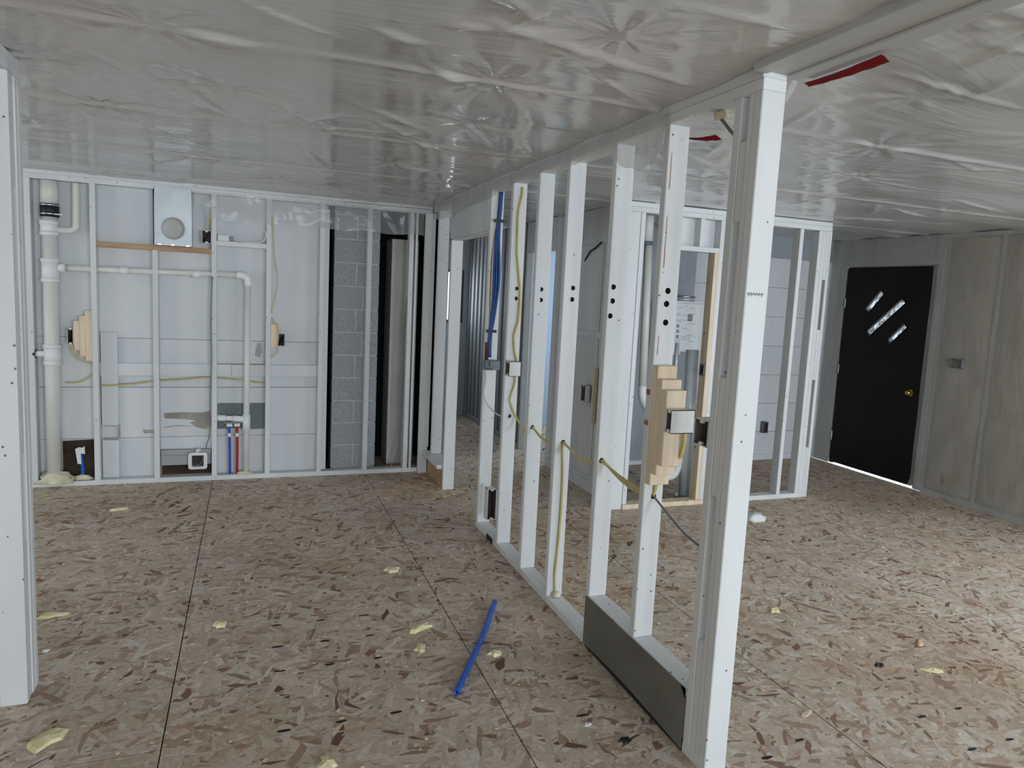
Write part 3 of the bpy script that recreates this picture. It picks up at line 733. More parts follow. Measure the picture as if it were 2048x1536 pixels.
for z in (1.72, 1.02, .3):
    bm = bmesh.new(); tube_bm(bm, [(5.838, 5.850, z - .05), (5.838, 5.850, z + .05)], .007, 8, 1); finish('hinge', bm, 'galvanized', door, smooth=True)
box('door_stop', 5.872, 5.93, 5.846, 5.874, 0, 2.09, 'door_paint', door)
box('door_stop', 5.872, 5.93, 4.802, 4.831, 0, 2.09, 'door_paint', door)
box('door_stop', 5.872, 5.93, 4.832, 5.845, 2.0765, 2.099, 'door_paint', door)

# ================================================================== THINGS
# --- drain stack on the back wall
st = thing('drain_stack', (-1.388, 6.235, 0), 'thick cream PVC drain stack with branch fittings and black rubber coupling', 'pipe')
PY = 6.232
cyl('pipe', (-1.392, PY, .04), (-1.380, PY, 2.02), .050, 'pvc', st, 24)
cyl('upper_pipe', (-1.378, PY, 2.115), (-1.376, PY, 2.28), .056, 'pvc', st, 24)
cp = cyl('rubber_coupling', (-1.378, PY, 2.02), (-1.378, PY, 2.115), .061, 'black_rubber', st, 24)
for z in (2.034, 2.098):
    cyl('clamp_band', (-1.378, PY, z), (-1.378, PY, z + .013), .0635, 'steel_band', cp, 24)
bm = bmesh.new(); bbox(bm, -1.335, -1.285, 6.168, 6.174, 2.036, 2.042); finish('clamp_screw', bm, 'steel_band', cp)
for z0, z1 in ((1.885, 1.995), (1.545, 1.72), (.93, 1.085)):
    f = cyl('hub', (-1.384, PY, z0), (-1.383, PY, z1), .0565, 'pvc_fitting', st, 24)
    for z in (z0, z1 - .03): cyl('hub_ring', (-1.384, PY, z), (-1.384, PY, z + .03), .0605, 'pvc_fitting', f, 24)
tube('vent_branch', [(-1.34, PY, 1.93), (-1.28, PY, 1.93), (-1.235, PY, 1.937), (-1.214, PY, 1.965), (-1.212, PY, 2.02), (-1.209, PY, 2.15), (-1.207, PY, 2.28)], .024, 'pvc', st, 14, 6)
cyl('side_stub', (-1.43, PY, 1.012), (-1.50, PY, 1.012), .024, 'pvc_fitting', st, 16)
cyl('stub_cap', (-1.488, PY, 1.012), (-1.503, PY, 1.012), .034, 'black_rubber', st, 16)
cyl('branch_socket', (-1.335, PY, 1.655), (-1.285, PY, 1.655), .034, 'pvc_fitting', st, 16)
vp = thing('branch_pipe', (-.65, PY, 1.66), 'thin horizontal PVC pipe through the studs, turning down to a tee', 'pipe')
cyl('pipe', (-1.286, PY, 1.655), (-.085, PY, 1.672), .0235, 'pvc', vp, 16)
for x in (-.93, -.43): cyl('coupling', (x, PY, 1.661), (x + .06, PY, 1.662), .029, 'pvc_fitting', vp, 16)
tube('elbow', [(-.11, PY, 1.672), (-.07, PY, 1.672), (-.04, PY, 1.66), (-.025, PY, 1.63), (-.0245, PY, 1.59)], .030, 'pvc_fitting', vp, 16, 5)
cyl('drop_pipe', (-.0255, PY, 1.60), (-.034, PY, .05), .0235, 'pvc', vp, 16)
cyl('tee', (-.032, PY, .40), (-.031, PY, .535), .031, 'pvc_fitting', vp, 16)
cyl('tee_arm', (-.031, PY - .004, .492), (-.135, PY - .004, .505), .027, 'pvc_fitting', vp, 16)
cyl('stub', (-.13, PY - .004, .504), (-.205, PY - .004, .509), .022, 'pvc_fitting', vp, 16)
tube('stub_elbow', [(-.19, PY - .004, .508), (-.225, PY - .004, .509), (-.243, PY + .012, .51), (-.246, PY + .05, .51)], .026, 'pvc_fitting', vp, 12, 4)
def blob(name, c, r, m, seed, parent=None, sq=(1, 1, 1), amp=.45, sub=3):
    bm = bmesh.new(); bmesh.ops.create_icosphere(bm, subdivisions=sub, radius=1)
    for v in bm.verts:
        n = v.co.normalized(); k = 1 + amp * noise.noise(n * 2.1 + Vector((seed, 0, 0))) + amp * .5 * noise.noise(n * 5 + Vector((0, seed, 0)))
        v.co = Vector((c[0] + n.x * r * sq[0] * k, c[1] + n.y * r * sq[1] * k, c[2] + max(n.z * r * sq[2] * k, -r * sq[2] * .35)))
    return finish(name, bm, m, parent, smooth=True)
tag(blob('spray_foam', (-1.385, 6.20, .05), .085, 'foam', 3, None, (1.35, .55, .8)), 'lumpy cream spray foam around the foot of the drain stack', 'foam')
tag(blob('spray_foam', (-1.20, 6.215, .055), .045, 'foam', 9, None, (1.3, .6, .6)), 'small cream foam lump beside the blue capped stub', 'foam')
tag(blob('spray_foam', (-.045, 6.215, .045), .045, 'foam', 14, None, (1.3, .6, .45)), 'flat white foam ring at the foot of the thin drop pipe', 'foam')
vs = thing('supply_stub', (-1.21, 6.235, .05), 'short blue water stub with a torn white tag in the wall cavity', 'pipe')
tube('pipe', [(-1.205, 6.235, .04), (-1.207, 6.235, .15), (-1.22, 6.233, .26)], .014, 'blue_pex', vs, 10)
bm = bmesh.new(); quad_prism(bm, [(-1.235, 6.214, .17), (-1.21, 6.216, .165), (-1.213, 6.212, .25), (-1.185, 6.214, .245), (-1.186, 6.214, .305), (-1.205, 6.212, .295), (-1.225, 6.212, .30), (-1.25, 6.214, .285)], (0, .003, 0)); finish('paper_tag', bm, 'white_scrap', vs)
tag(tube('supply_pipe', [(-.155, 6.222, .045), (-.157, 6.222, .25), (-.162, 6.222, .472)], .0105, 'blue_pex', None, 10), 'upright blue water tube beside the red one on the back wall', 'pipe')
tag(tube('supply_pipe', [(-.101, 6.222, .045), (-.100, 6.222, .25), (-.102, 6.222, .472)], .0105, 'red_pex', None, 10), 'upright red water tube beside the blue one on the back wall', 'pipe')
br = thing('pipe_bracket', (-.13, 6.215, .46), 'white plastic bracket holding the blue and red water tubes', 'bracket')
box('bar', -.205, -.066, 6.207, 6.2105, .466, .482, 'grey_plastic', br, 0)
for x in (-.16, -.1015):
    box('clip', x - .012, x + .012, 6.2065, 6.2105, .355, .385, 'white_plastic', br)
    box('ear', x - .022, x + .022, 6.2065, 6.2105, .44, .465, 'white_plastic', br)

# --- duct boot
db = thing('duct_boot', (-.561, 6.19, 1.868), 'galvanized sheet metal duct box with a round opening on the ledger', 'duct')
bm = bmesh.new()
ring = [(-.561 + .082 * math.cos(2 * math.pi * k / 32), 6.186, 1.999 + .082 * math.sin(2 * math.pi * k / 32)) for k in range(32)]
x0, x1, z0, z1 = -.692, -.432, 1.868, 2.305
def sq(a):
    c, s = math.cos(a), math.sin(a); cx0, cz0 = -.561, 1.999
    ts = []
    if c > 1e-6: ts.append((x1 - cx0) / c)
    if c < -1e-6: ts.append((x0 - cx0) / c)
    if s > 1e-6: ts.append((z1 - cz0) / s)
    if s < -1e-6: ts.append((z0 - cz0) / s)
    t = min(ts); return (cx0 + t * c, 6.186, cz0 + t * s)
angs = sorted(set([2 * math.pi * k / 32 for k in range(32)]))
inn = [bm.verts.new(p) for p in ring]; out = [bm.verts.new(sq(a)) for a in angs]
bk = [bm.verts.new((p[0], 6.26, p[2])) for p in ring]
for k in range(32):
    j = (k + 1) % 32
    bm.faces.new((inn[k], inn[j], out[j], out[k])); bm.faces.new((inn[k], bk[k], bk[j], inn[j]))
cn = [(x1, z0), (x1, z1), (x0, z1), (x0, z0)]
for (cx_, cz_) in cn:
    c = bm.verts.new((cx_, 6.186, cz_)); near = sorted(out, key=lambda v: (v.co - c.co).length)[:2]; bm.faces.new((near[0], near[1], c))
for (p, q) in zip(cn, cn[1:] + cn[:1]):
    a = bm.verts.new((p[0], 6.186, p[1])); b = bm.verts.new((q[0], 6.186, q[1])); c = bm.verts.new((q[0], 6.28, q[1])); d = bm.verts.new((p[0], 6.28, p[1])); bm.faces.new((a, b, c, d))
finish('face_plate', bm, 'galvanized', db)
bm = bmesh.new()
for k in range(32):
    a0, a1 = 2 * math.pi * k / 32, 2 * math.pi * (k + 1) / 32
    tube_bm(bm, [(-.561 + .083 * math.cos(a0), 6.184, 1.999 + .083 * math.sin(a0)), (-.561 + .083 * math.cos(a1), 6.184, 1.999 + .083 * math.sin(a1))], .004, 6, 1, cap=False)
finish('collar_bead', bm, 'galvanized', db, smooth=True)
bm = bmesh.new(); tube_bm(bm, [(-.561, 6.258, 1.999), (-.561, 6.262, 1.999)], .082, 32, 1); finish('damper_disc', bm, 'flue_panel', db)
box('edge_strip', -.6985, -.6925, 6.184, 6.199, 1.868, 2.284, 'black_void', db, 0)
for x in (-.655, -.565, -.46): box('tab', x - .012, x + .012, 6.182, 6.186, 1.868, 1.878, 'steel_band', db, 0)

# --- boxes and cables on the back wall
def stack_blocks(name, steps, y0, y1, label, cat='blocking'):
    t = thing(name, ((steps[0][0] + steps[-1][1]) / 2, y0, min(s[2] for s in steps)), label, cat)
    for a, b, z0, z1 in steps: box('block', a, b, y0, y1, z0, z1, 'raw_pine', t, .002)
    return t
stack_blocks('stepped_blocking', [(-1.1635, -1.121, .967, 1.346), (-1.2025, -1.164, 1.00, 1.305), (-1.240, -1.203, 1.047, 1.268)], 6.203, 6.27, 'stepped raw pine blocks on the back wall beside the drain stack')
def elec_box(name, x0, x1, y0, y1, z0, z1, face, label, m='white_plastic', wires=True, group=None):
    t = thing(name, ((x0 + x1) / 2, (y0 + y1) / 2, z0), label, 'electrical box', group)
    open_box('shell', x0, x1, y0, y1, z0, z1, face, m, t)
    zc = (z0 + z1) / 2
    if face[1] == 'X':
        s = -1 if face[0] == '-' else 1; xe = x0 if s < 0 else x1; yc = (y0 + y1) / 2; xb = x1 if s < 0 else x0
        box('interior', min(xb, xb + s * .006), max(xb, xb + s * .006), y0 + .003, y1 - .003, z0 + .003, z1 - .003, 'box_inside', t, 0)  # dark plate: shade at the back of the box painted in
        for z in (z0 + .008, z1 - .008): box('screw_ear', min(xe, xe - s * .012), max(xe, xe - s * .012), yc - .009, yc + .009, z - .006, z + .006, m, t)
    else:
        xc = (x0 + x1) / 2
        box('interior', x0 + .003, x1 - .003, y1 - .009, y1 - .003, z0 + .003, z1 - .003, 'box_inside', t, 0)  # dark back plate, box shade put into its colour
        for z in (z0 + .008, z1 - .008): box('screw_ear', xc - .009, xc + .009, y0, y0 + .012, z - .006, z + .006, m, t)
        if wires:
            tube('wire', [(x0 + .01, y1 - .02, z0 + .02), (xc, y0 + .02, zc), (x1 - .012, y1 - .02, z1 - .02)], .005, 'black_rubber', t, 6)
    return t
elec_box('outlet_box', -1.281, -1.241, 6.200, 6.265, 1.090, 1.212, '-Y', 'white electrical box on the stepped blocks next to the drain stack')
stack_blocks('pine_block', [(.1515, .207, 1.095, 1.29)], 6.203, 6.26, 'single raw pine block on a back wall stud with a looped cable')
elec_box('outlet_box', .2085, .258, 6.200, 6.26, 1.112, 1.205, '-Y', 'dark electrical box on the single pine block of the back wall', 'box_inside')
elec_box('switch_box', -.362, -.293, 6.200, 6.255, 1.905, 2.005, '-Y', 'white switch box with dark wires beside the round duct opening')
hb = thing('hinged_outlet', (-.16, 6.21, 1.931), 'white outlet cover with three prongs lying on the high blocking', 'outlet')
box('cover', -.250, -.165, 6.203, 6.225, 1.932, 1.978, 'white_plastic', hb)
for z in (1.938, 1.952, 1.966): box('prong', -.1645, -.130, 6.207, 6.213, z, z + .007, 'grey_plastic', hb)
box('side_strap', -.2545, -.2502, 6.2, 6.212, 1.932, 1.988, 'black_rubber', hb, 0)
def cable(pts, r, m, label, group=None, seg=8):
    return tag(tube('cable', pts, r, m, None, seg, 6), label, 'cable', group)
cable([(-.13, 6.21, 1.947), (-.04, 6.208, 1.936), (.05, 6.206, 1.938), (.09, 6.205, 1.955), (.108, 6.204, 1.99), (.104, 6.21, 2.03)], .005, 'white_cable', 'white cable curling from the outlet cover on the high blocking')
cable([(-.325, 6.21, 2.005), (-.318, 6.206, 2.05), (-.312, 6.206, 2.10), (-.31, 6.22, 2.15)], .0055, 'yellow_cable', 'short yellow cable rising from the switch box near the duct')
cable([(.154, 6.198, 2.16), (.163, 6.197, 2.0), (.172, 6.196, 1.83), (.195, 6.19, 1.70), (.198, 6.19, 1.63), (.185, 6.192, 1.53), (.163, 6.197, 1.43), (.157, 6.2, 1.38)], .0045, 'yellow_cable', 'long yellow cable hanging bowed down a back wall stud')
cable([(.155, 6.2, 1.345), (.175, 6.198, 1.31), (.2, 6.197, 1.27), (.212, 6.197, 1.2), (.205, 6.2, 1.13), (.20, 6.2, 1.06), (.175, 6.2, 1.025), (.152, 6.204, 1.01)], .0045, 'yellow_cable', 'yellow cable loop around the single pine block of the back wall')
cable([(-1.252, 6.21, 1.09), (-1.246, 6.198, 1.05), (-1.22, 6.196, .995), (-1.17, 6.196, .958), (-1.122, 6.199, .945)], .0055, 'yellow_cable', 'yellow cable curving under the stepped blocks into a stud')
cable([(-1.31, 6.255, .795), (-1.25, 6.25, .792), (-1.19, 6.245, .81), (-1.14, 6.235, .85), (-1.121, 6.23, .875)], .0055, 'yellow_cable', 'yellow cable curving from behind the drain stack up to a stud')
cable([(-1.083, 6.23, .775), (-.99, 6.226, .776), (-.85, 6.224, .788), (-.70, 6.226, .81), (-.50, 6.226, .824), (-.38, 6.224, .838), (-.27, 6.226, .838), (-.1, 6.224, .825), (.0, 6.222, .81), (.113, 6.23, .792)], .006, 'yellow_cable', 'yellow cable strung level through the back wall studs under the ledger')
cable([(-.288, 6.195, 1.65), (-.297, 6.195, 1.3), (-.292, 6.195, 1.0), (-.302, 6.195, .7), (-.306, 6.2, .48), (-.312, 6.215, .36), (-.33, 6.23, .3), (-.335, 6.235, .25)], .004, 'grey_cable', 'thin dark cable running down a stud to the white dryer box')
mb = thing('dryer_box', (-.395, 6.20, .095), 'white round-cornered wall box with dark opening near the floor', 'wall box')
bm = bmesh.new()
def rrect(cx, cz, hw, hh, r, n=5):
    out = []
    for sx, sz, a0 in ((1, 1, 0), (-1, 1, 90), (-1, -1, 180), (1, -1, 270)):
        for k in range(n + 1):
            a = math.radians(a0 + 90 * k / n); out.append((cx + sx * (hw - r) + r * math.cos(a), cz + sz * (hh - r) + r * math.sin(a)))
    return out
o_ = rrect(-.395, .166, .070, .068, .02); i_ = rrect(-.395, .166, .044, .047, .008)
vo = [bm.verts.new((p[0], 6.192, p[1])) for p in o_]; vi = [bm.verts.new((p[0], 6.188, p[1])) for p in i_]
vb = [bm.verts.new((p[0], 6.245, p[1])) for p in i_]; vo2 = [bm.verts.new((p[0], 6.20, p[1])) for p in o_]
N_ = len(vo)
for k in range(N_):
    j = (k + 1) % N_
    bm.faces.new((vo[k], vo[j], vi[j], vi[k])); bm.faces.new((vi[k], vi[j], vb[j], vb[k])); bm.faces.new((vo[k], vo2[k], vo2[j], vo[j]))
finish('flange', bm, 'white_plastic', mb)
bm = bmesh.new(); quad_prism(bm, [(p[0], 6.244, p[1]) for p in i_], (0, .003, 0)); finish('opening', bm, 'box_inside', mb)
tube('elbow_rim', [(-.42, 6.235, .135), (-.385, 6.225, .13), (-.362, 6.225, .16), (-.362, 6.235, .195)], .005, 'grey_cable', mb, 6)
tube('top_lug', [(-.40, 6.20, .232), (-.395, 6.2, .255), (-.375, 6.2, .25)], .012, 'white_plastic', mb, 8)
cable([(1.305, 6.262, 2.08), (1.292, 6.262, 1.8), (1.262, 6.262, 1.3), (1.262, 6.262, .9), (1.255, 6.262, .3), (1.24, 6.262, .19), (1.21, 6.258, .10), (1.17, 6.25, .05)], .006, 'grey_cable', 'dark cable hanging in front of the beige flue panel')

# --- cables and boxes on the main partition
def yz(ch): return ch
F1 = 4.164
cable([(1.535, F1, 2.28), (1.533, F1, 2.23), (1.515, F1, 2.113), (1.518, F1, 1.95), (1.520, F1, 1.88), (1.540, F1, 1.74), (1.552, F1, 1.64), (1.549, F1, 1.475), (1.526, F1, 1.38), (1.535, F1, 1.28), (1.552, F1, 1.224)], .0075, 'yellow_cable', 'yellow cable stapled down the stud second from the hall doorway')
cable([(1.547, F1, 1.13), (1.545, F1, 1.07), (1.521, F1, .985), (1.530, F1, .94), (1.56, F1 - .03, .86), (1.566, 3.98, .80), (1.540, 3.85, .83), (1.508, 3.73, .881)], .0065, 'yellow_cable', 'yellow cable leaving the small white box and entering the third stud')
cable([(1.508, 3.73, .881), (1.52, 3.6, .84), (1.53, 3.45, .845), (1.525, 3.345, .878)], .0065, 'yellow_cable', 'yellow cable slack between the third and fourth partition studs')
for i in range(2):
    cable([(1.522 + .006 * i, 3.33, .878), (1.53 + .008 * i, 3.17, .845 - .012 * i), (1.52 + .01 * i, 3.0, .855 - .01 * i), (1.500 + .005 * i, 2.85, .897)], .006, 'yellow_cable', 'yellow cable of the pair slung between the fourth and fifth partition studs', 'paired cables between the fourth and fifth studs')
for i in range(3):
    cable([(1.498 + .005 * i, 2.845, .897), (1.515 + .008 * i, 2.72, .865 - .012 * i), (1.53 + .004 * i, 2.58, .845 - .01 * i), (1.526, 2.435, .849)], .0062, 'yellow_cable', 'yellow cable of the bundle sagging between the fifth and sixth partition studs', 'bundled cables between the fifth and sixth studs')
for i in range(2):
    cable([(1.526, 2.432, .849), (1.527 + .004 * i, 2.418, .90), (1.536 + .006 * i, 2.41, .955), (1.550 + .006 * i, 2.36, .99), (1.560 + .005 * i, 2.315, 1.04), (1.562 + .005 * i, 2.30, 1.10), (1.560 + .004 * i, 2.30, 1.14)], .0062, 'yellow_cable', 'yellow cable of the pair rising to the white box under the stepped blocks', 'paired cables below the stepped blocks')
cable([(1.526, 2.43, .849), (1.53, 2.33, .81), (1.54, 2.2, .76), (1.545, 2.08, .745), (1.54, 2.039, .745)], .0045, 'grey_cable', 'thin grey cable between the stepped blocks stud and the end post')
cable([(1.525, 3.334, .87), (1.524, 3.332, .83), (1.533, 3.332, .68), (1.533, 3.332, .5), (1.526, 3.332, .28), (1.519, 3.332, .17), (1.525, 3.330, .06)], .0065, 'yellow_cable', 'yellow cable dropping from the fourth partition stud to the bottom plate')
tag(blob('cable_foam', (1.527, 3.318, .05), .022, 'foam', 21, None, (1, 1, .9), .25, 2), 'white foam plug where a yellow cable meets the bottom plate', 'foam')
tag(blob('cable_foam', (1.53, 2.18, 2.285), .024, 'foam', 31, None, (1, 1.2, 1), .5, 2), 'cream foam plug under the top plate near the end post', 'foam')
cable([(1.53, 2.175, 2.275), (1.525, 2.12, 2.23), (1.52, 2.05, 2.17), (1.51, 2.028, 2.08)], .006, 'grey_cable', 'grey cable from the foam plug to the end post')
# blue data bundle
bun = thing('data_cable_bundle', (1.52, 4.59, 1.2), 'bundle of blue data cables strapped to the stud at the hall doorway', 'cable')
main = [(1.542, 2.30), (1.538, 2.18), (1.534, 2.10), (1.528, 1.98), (1.532, 1.84), (1.535, 1.70), (1.526, 1.55), (1.517, 1.43), (1.511, 1.37), (1.508, 1.28), (1.510, 1.20)]
rc = random.Random(5)
for i in range(7):
    a = 2 * math.pi * i / 7
    pts = []
    for k, (x, z) in enumerate(main):
        sp = (.5 + .9 * math.sin(math.pi * min(1, max(0, (z - 1.38) / .72)))) if 1.38 < z < 2.1 else .5
        pts.append((x + .015 * math.cos(a) * sp, 4.586 + .008 * math.sin(a) * sp, z))
    tube('blue_strand', pts, .0066, 'blue_cable', bun, 6)
for dx, s in ((-.030, .8), (.030, 1)):
    pts = [(x + dx * (math.sin(math.pi * min(1, max(0, (z - 1.38) / .72))) if 1.38 < z < 2.1 else .25), 4.59, z) for x, z in main[:9]]
    tube('white_strand', pts, .0045, 'white_cable', bun, 6)
tube('red_strand', [(x - .037 * (math.sin(math.pi * min(1, max(0, (z - 1.38) / .72))) if 1.38 < z < 2.1 else .3), 4.592, z) for x, z in main[1:9]], .003, 'rust', bun, 6)
for z, x in ((2.11, 1.534), (1.377, 1.512)):
    bm = bmesh.new(); bbox(bm, x - .036, x + .036, 4.570, 4.575, z - .010, z + .010); finish('cable_strap', bm, 'black_rubber', bun)
gb = thing('junction_box', (1.53, 4.56, 1.11), 'grey low-voltage junction box at the foot of the blue cable bundle', 'electrical box')
box('shell', 1.470, 1.575, 4.545, 4.597, 1.115, 1.182, 'grey_plastic', gb)
box('bracket', 1.478, 1.50, 4.575, 4.598, 1.183, 1.30, 'bored_wood', gb)
box('arm', 1.50, 1.566, 4.530, 4.545, 1.14, 1.18, 'grey_plastic', gb)
for x in (1.478, 1.495, 1.512): box('knockout', x, x + .008, 4.543, 4.545, 1.12, 1.130, 'black_rubber', gb, 0)
cable([(1.488, 4.592, 1.113), (1.495, 4.59, 1.05), (1.490, 4.592, 1.0), (1.482, 4.59, .95), (1.50, 4.55, .88), (1.53, 4.45, .835), (1.545, 4.3, .835), (1.524, 4.18, .868)], .0048, 'white_cable', 'white cable looping from the grey junction box into the next stud')
elec_box('switch_box', 1.478, 1.553, 4.085, 4.1685, 1.130, 1.222, '-X', 'small white box on the stud second from the hall doorway')
elec_box('outlet_box', 1.482, 1.545, 4.40, 4.47, .12, .33, '-Y', 'tall grey-white box low between the studs next to the hall doorway', wires=False)
# stepped blocks with box on the sixth stud
sb = thing('stepped_blocking', (1.5245, 2.37, .92), 'stepped raw pine blocks on the partition stud next to the end post', 'blocking')
for (y1, z0, z1) in ((2.430, .905, 1.384), (2.392, .955, 1.334), (2.354, 1.000, 1.297)):
    box('block', PX0 + .001, PX1, y1 - .0375, y1 - .0005, z0, z1, 'raw_pine', sb, .002)
elec_box('outlet_box', 1.481, 1.585, 2.272, 2.3155, 1.138, 1.229, '-X', 'white outlet box nailed to the stepped blocks of the partition')
elec_box('outlet_box', 1.481, 1.545, 2.040, 2.128, 1.135, 1.229, '-X', 'white outlet box on the far side of the built-up end post')

# --- hall side box and blocks
stack_blocks('hall_blocking', [(2.640, 2.6725, .60, 1.06)], 5.235, 5.27, 'narrow raw pine strips on the hall wall beyond the partition')
elec_box('outlet_box', 2.612, 2.660, 5.33, 5.42, .76, .905, '-X', 'white electrical box on the hall wall beside the pine strips')
tag(tube('cable', [(2.672, 5.62, 1.95), (2.66, 5.5, 2.02), (2.66, 5.4, 2.05), (2.66, 5.3, 2.09)], .007, 'black_rubber'), 'black cable drooping high on the hall wall', 'cable')

# --- utility closet: water heater, pipes
wt = thing('water_heater', (3.86, 5.85, 1.17), 'white wall-hung tankless water heater with printed label', 'water heater')
bm = bmesh.new(); bbox(bm, 3.66, 4.045, 5.76, 6.07, 1.175, 1.648); bmesh.ops.bevel(bm, geom=bm.edges[:], offset=.02, segments=3, affect='EDGES'); finish('case', bm, 'glossy_white', wt, smooth=False)
lab = box('printed_label', 3.68, 3.965, 5.7565, 5.7595, 1.21, 1.625, 'paper_label', wt, 0)
rl = random.Random(2)
for z in (1.60, 1.585, 1.53, 1.515, 1.47, 1.455, 1.44, 1.39, 1.33, 1.315, 1.30, 1.285, 1.27):
    x = 3.72
    while x < 3.92:
        wd = rl.uniform(.02, .08)
        if rl.random() < .6: box('print_line', x, min(x + wd, 3.95), 5.7555, 5.7565, z, z + .004, 'print', lab, 0)
        x += wd + .015
box('print_block', 3.845, 3.90, 5.7555, 5.7565, 1.465, 1.53, 'print', lab, 0)
for z in (1.40, 1.35, 1.30): box('print_icon', 3.73, 3.76, 5.7555, 5.7565, z, z + .03, 'print', lab, 0)
cyl('vent_collar', (3.90, 5.95, 1.648), (3.90, 5.95, 1.685), .115, 'galvanized', wt, 24)
cyl('vent_cap', (3.90, 5.95, 1.685), (3.90, 5.95, 1.70), .125, 'steel_band', wt, 24)
bm = bmesh.new(); bbox(bm, 3.74, 3.82, 5.80, 5.90, 1.14, 1.175); finish('valve_block', bm, 'galvanized', wt)
gp = thing('metal_flue_pipe', (3.46, 5.0, 0), 'shiny galvanized flue pipe rising from the floor below the water heater', 'pipe')
cyl('pipe', (3.435, 4.985, .01), (3.405, 4.99, 1.25), .053, 'galvanized', gp, 24)
cyl('floor_flange', (3.435, 4.985, .0), (3.435, 4.985, .016), .085, 'steel_band', gp, 24)
cyl('thin_conduit', (3.325, 5.10, .95), (3.325, 5.10, 1.30), .018, 'galvanized', gp, 12)
pp = thing('vent_pipe', (2.93, 5.02, 0), 'white PVC vent pipe inside the closet beside the corner post', 'pipe')
cyl('upper_pipe', (2.912, 5.0, 2.10), (2.912, 5.0, 2.34), .043, 'pvc_fitting', pp, 20)
cyl('band', (2.912, 5.0, 2.07), (2.912, 5.0, 2.10), .045, 'grey_plastic', pp, 20)
cyl('pipe', (2.925, 5.0, 2.07), (2.962, 5.0, .93), .032, 'pvc', pp, 16)
tube('elbow', [(2.961, 5.0, .95), (2.965, 5.0, .88), (2.995, 5.0, .80), (3.05, 5.01, .75), (3.12, 5.03, .72)], .034, 'pvc_fitting', pp, 14)
tr = thing('p_trap', (3.3, 5.0, .15), 'white PVC p-trap bend beside the galvanized flue pipe', 'pipe')
tube('bend', [(3.20, 5.0, .45), (3.205, 5.0, .30), (3.225, 5.0, .215), (3.275, 5.0, .18), (3.33, 5.0, .20), (3.355, 5.0, .26), (3.36, 5.0, .34)], .030, 'pvc_fitting', tr, 14)
cyl('riser', (3.36, 5.0, .33), (3.362, 5.0, .50), .026, 'pvc', tr, 14)
cyl('hub', (3.36, 5.0, .30), (3.36, 5.0, .345), .036, 'pvc_fitting', tr, 16)
elec_box('outlet_box', 5.09, 5.15, 6.045, 6.098, .30, .42, '-Y', 'grey outlet box low on the white panelled far wall', 'grey_plastic', False)
elec_box('outlet_box', 3.387, 3.3995, 4.79, 4.85, 1.06, 1.15, '-X', 'grey outlet box on the raw door jamb under the heater', 'grey_plastic', False)
sbx = elec_box('switch_box', 5.796, 5.830, 4.42, 4.53, 1.185, 1.265, '-X', 'dark switch box poking through the plastic on the insulated wall', 'grey_plastic', False)

# --- plastic flaps and red tape
def flap(name, y_pts, x, z_top, label, seed):
    def fn(u, v):
        i = u * (len(y_pts) - 1); k = min(int(i), len(y_pts) - 2); t = i - k
        y = y_pts[k][0] * (1 - t) + y_pts[k + 1][0] * t; zb = y_pts[k][1] * (1 - t) + y_pts[k + 1][1] * t
        zb += .018 * noise.noise(Vector((y * 9, seed, 0)))
        z = z_top + (zb - z_top) * v
        return Vector((x - .012 - .018 * v * abs(noise.noise(Vector((y * 4, seed, 1)))) - .008 * noise.noise(Vector((y * 11, z * 5, seed))), y, z))
    return tag(finish(name, grid_bm(120, 10, fn), 'milky_film', None, smooth=True), label, 'plastic')
flap('plastic_flap', [(2.44, 2.25), (2.50, 2.165), (2.60, 2.16), (2.72, 2.18), (2.80, 2.20), (2.9, 2.30), (3.2, 2.275), (3.5, 2.29), (3.76, 2.30), (4.19, 2.29), (4.56, 2.255), (5.2, 2.24), (5.64, 2.21), (6.14, 2.235)], 1.478, 2.362, 'clear plastic flap hanging from the ceiling over the partition top plate', 4.0)
def backflap(u, v):
    x = -.41 + 1.80 * u; zb = 2.09 + .03 * noise.noise(Vector((x * 5, 2, 2))) + (.10 if u < .04 else 0)
    z = 2.30 + (zb - 2.30) * v
    return Vector((x, 6.187 - .014 * noise.noise(Vector((x * 6, z * 6, 3))) - .008 * ridged(Vector((x * 9, z * 5, 1)), 1), z))
tag(finish('plastic_flap', grid_bm(90, 14, backflap), 'clear_film', None, smooth=True), 'crinkled clear plastic flap over the tops of the back wall studs', 'plastic')
def postflap(u, v):
    y = 3.172 - .16 * u; x = -.772 + .03 * v * (1 - u) + .01 * noise.noise(Vector((u * 5, v * 4, 3)))
    return Vector((x, y, 2.372 - .10 * v))
tag(finish('plastic_flap', grid_bm(14, 8, postflap), 'clear_film', None, smooth=True), 'short plastic fold at the head of the white post', 'plastic')
def tape(name, a, b, wa, wb, m, label, drop, cat='tape'):
    def fn(u, v):
        p = Vector(a).lerp(Vector(b), u); wdt = wa + (wb - wa) * u
        q = p + Vector((wdt * (v - .5), 0, -.5 * wdt * abs(v - .3))); q.z -= drop * math.sin(math.pi * u) + .002 * noise.noise(Vector((u * 8, v * 5, 1)))
        return q
    bm = grid_bm(20, 4, fn); bmesh.ops.solidify(bm, geom=bm.faces[:], thickness=.001)
    return tag(finish(name, bm, m, None, smooth=True), label, cat)
tape('red_tape', (1.655, 1.915, 2.352), (1.652, 1.605, 2.352), .028, .045, 'red_tape', 'long strip of red tape along the ceiling band by the end post', .004)
tape('red_tape', (1.75, 2.74, 2.345), (1.835, 2.63, 2.345), .02, .05, 'red_tape', 'short strip of red tape on the ceiling behind the end post', .006)
def tail(u, v):
    return Vector((1.615 + .03 * u + .02 * v * math.sin(v * 3), 1.93 + .01 * u + .16 * v ** 1.3, 2.36 - .11 * v))
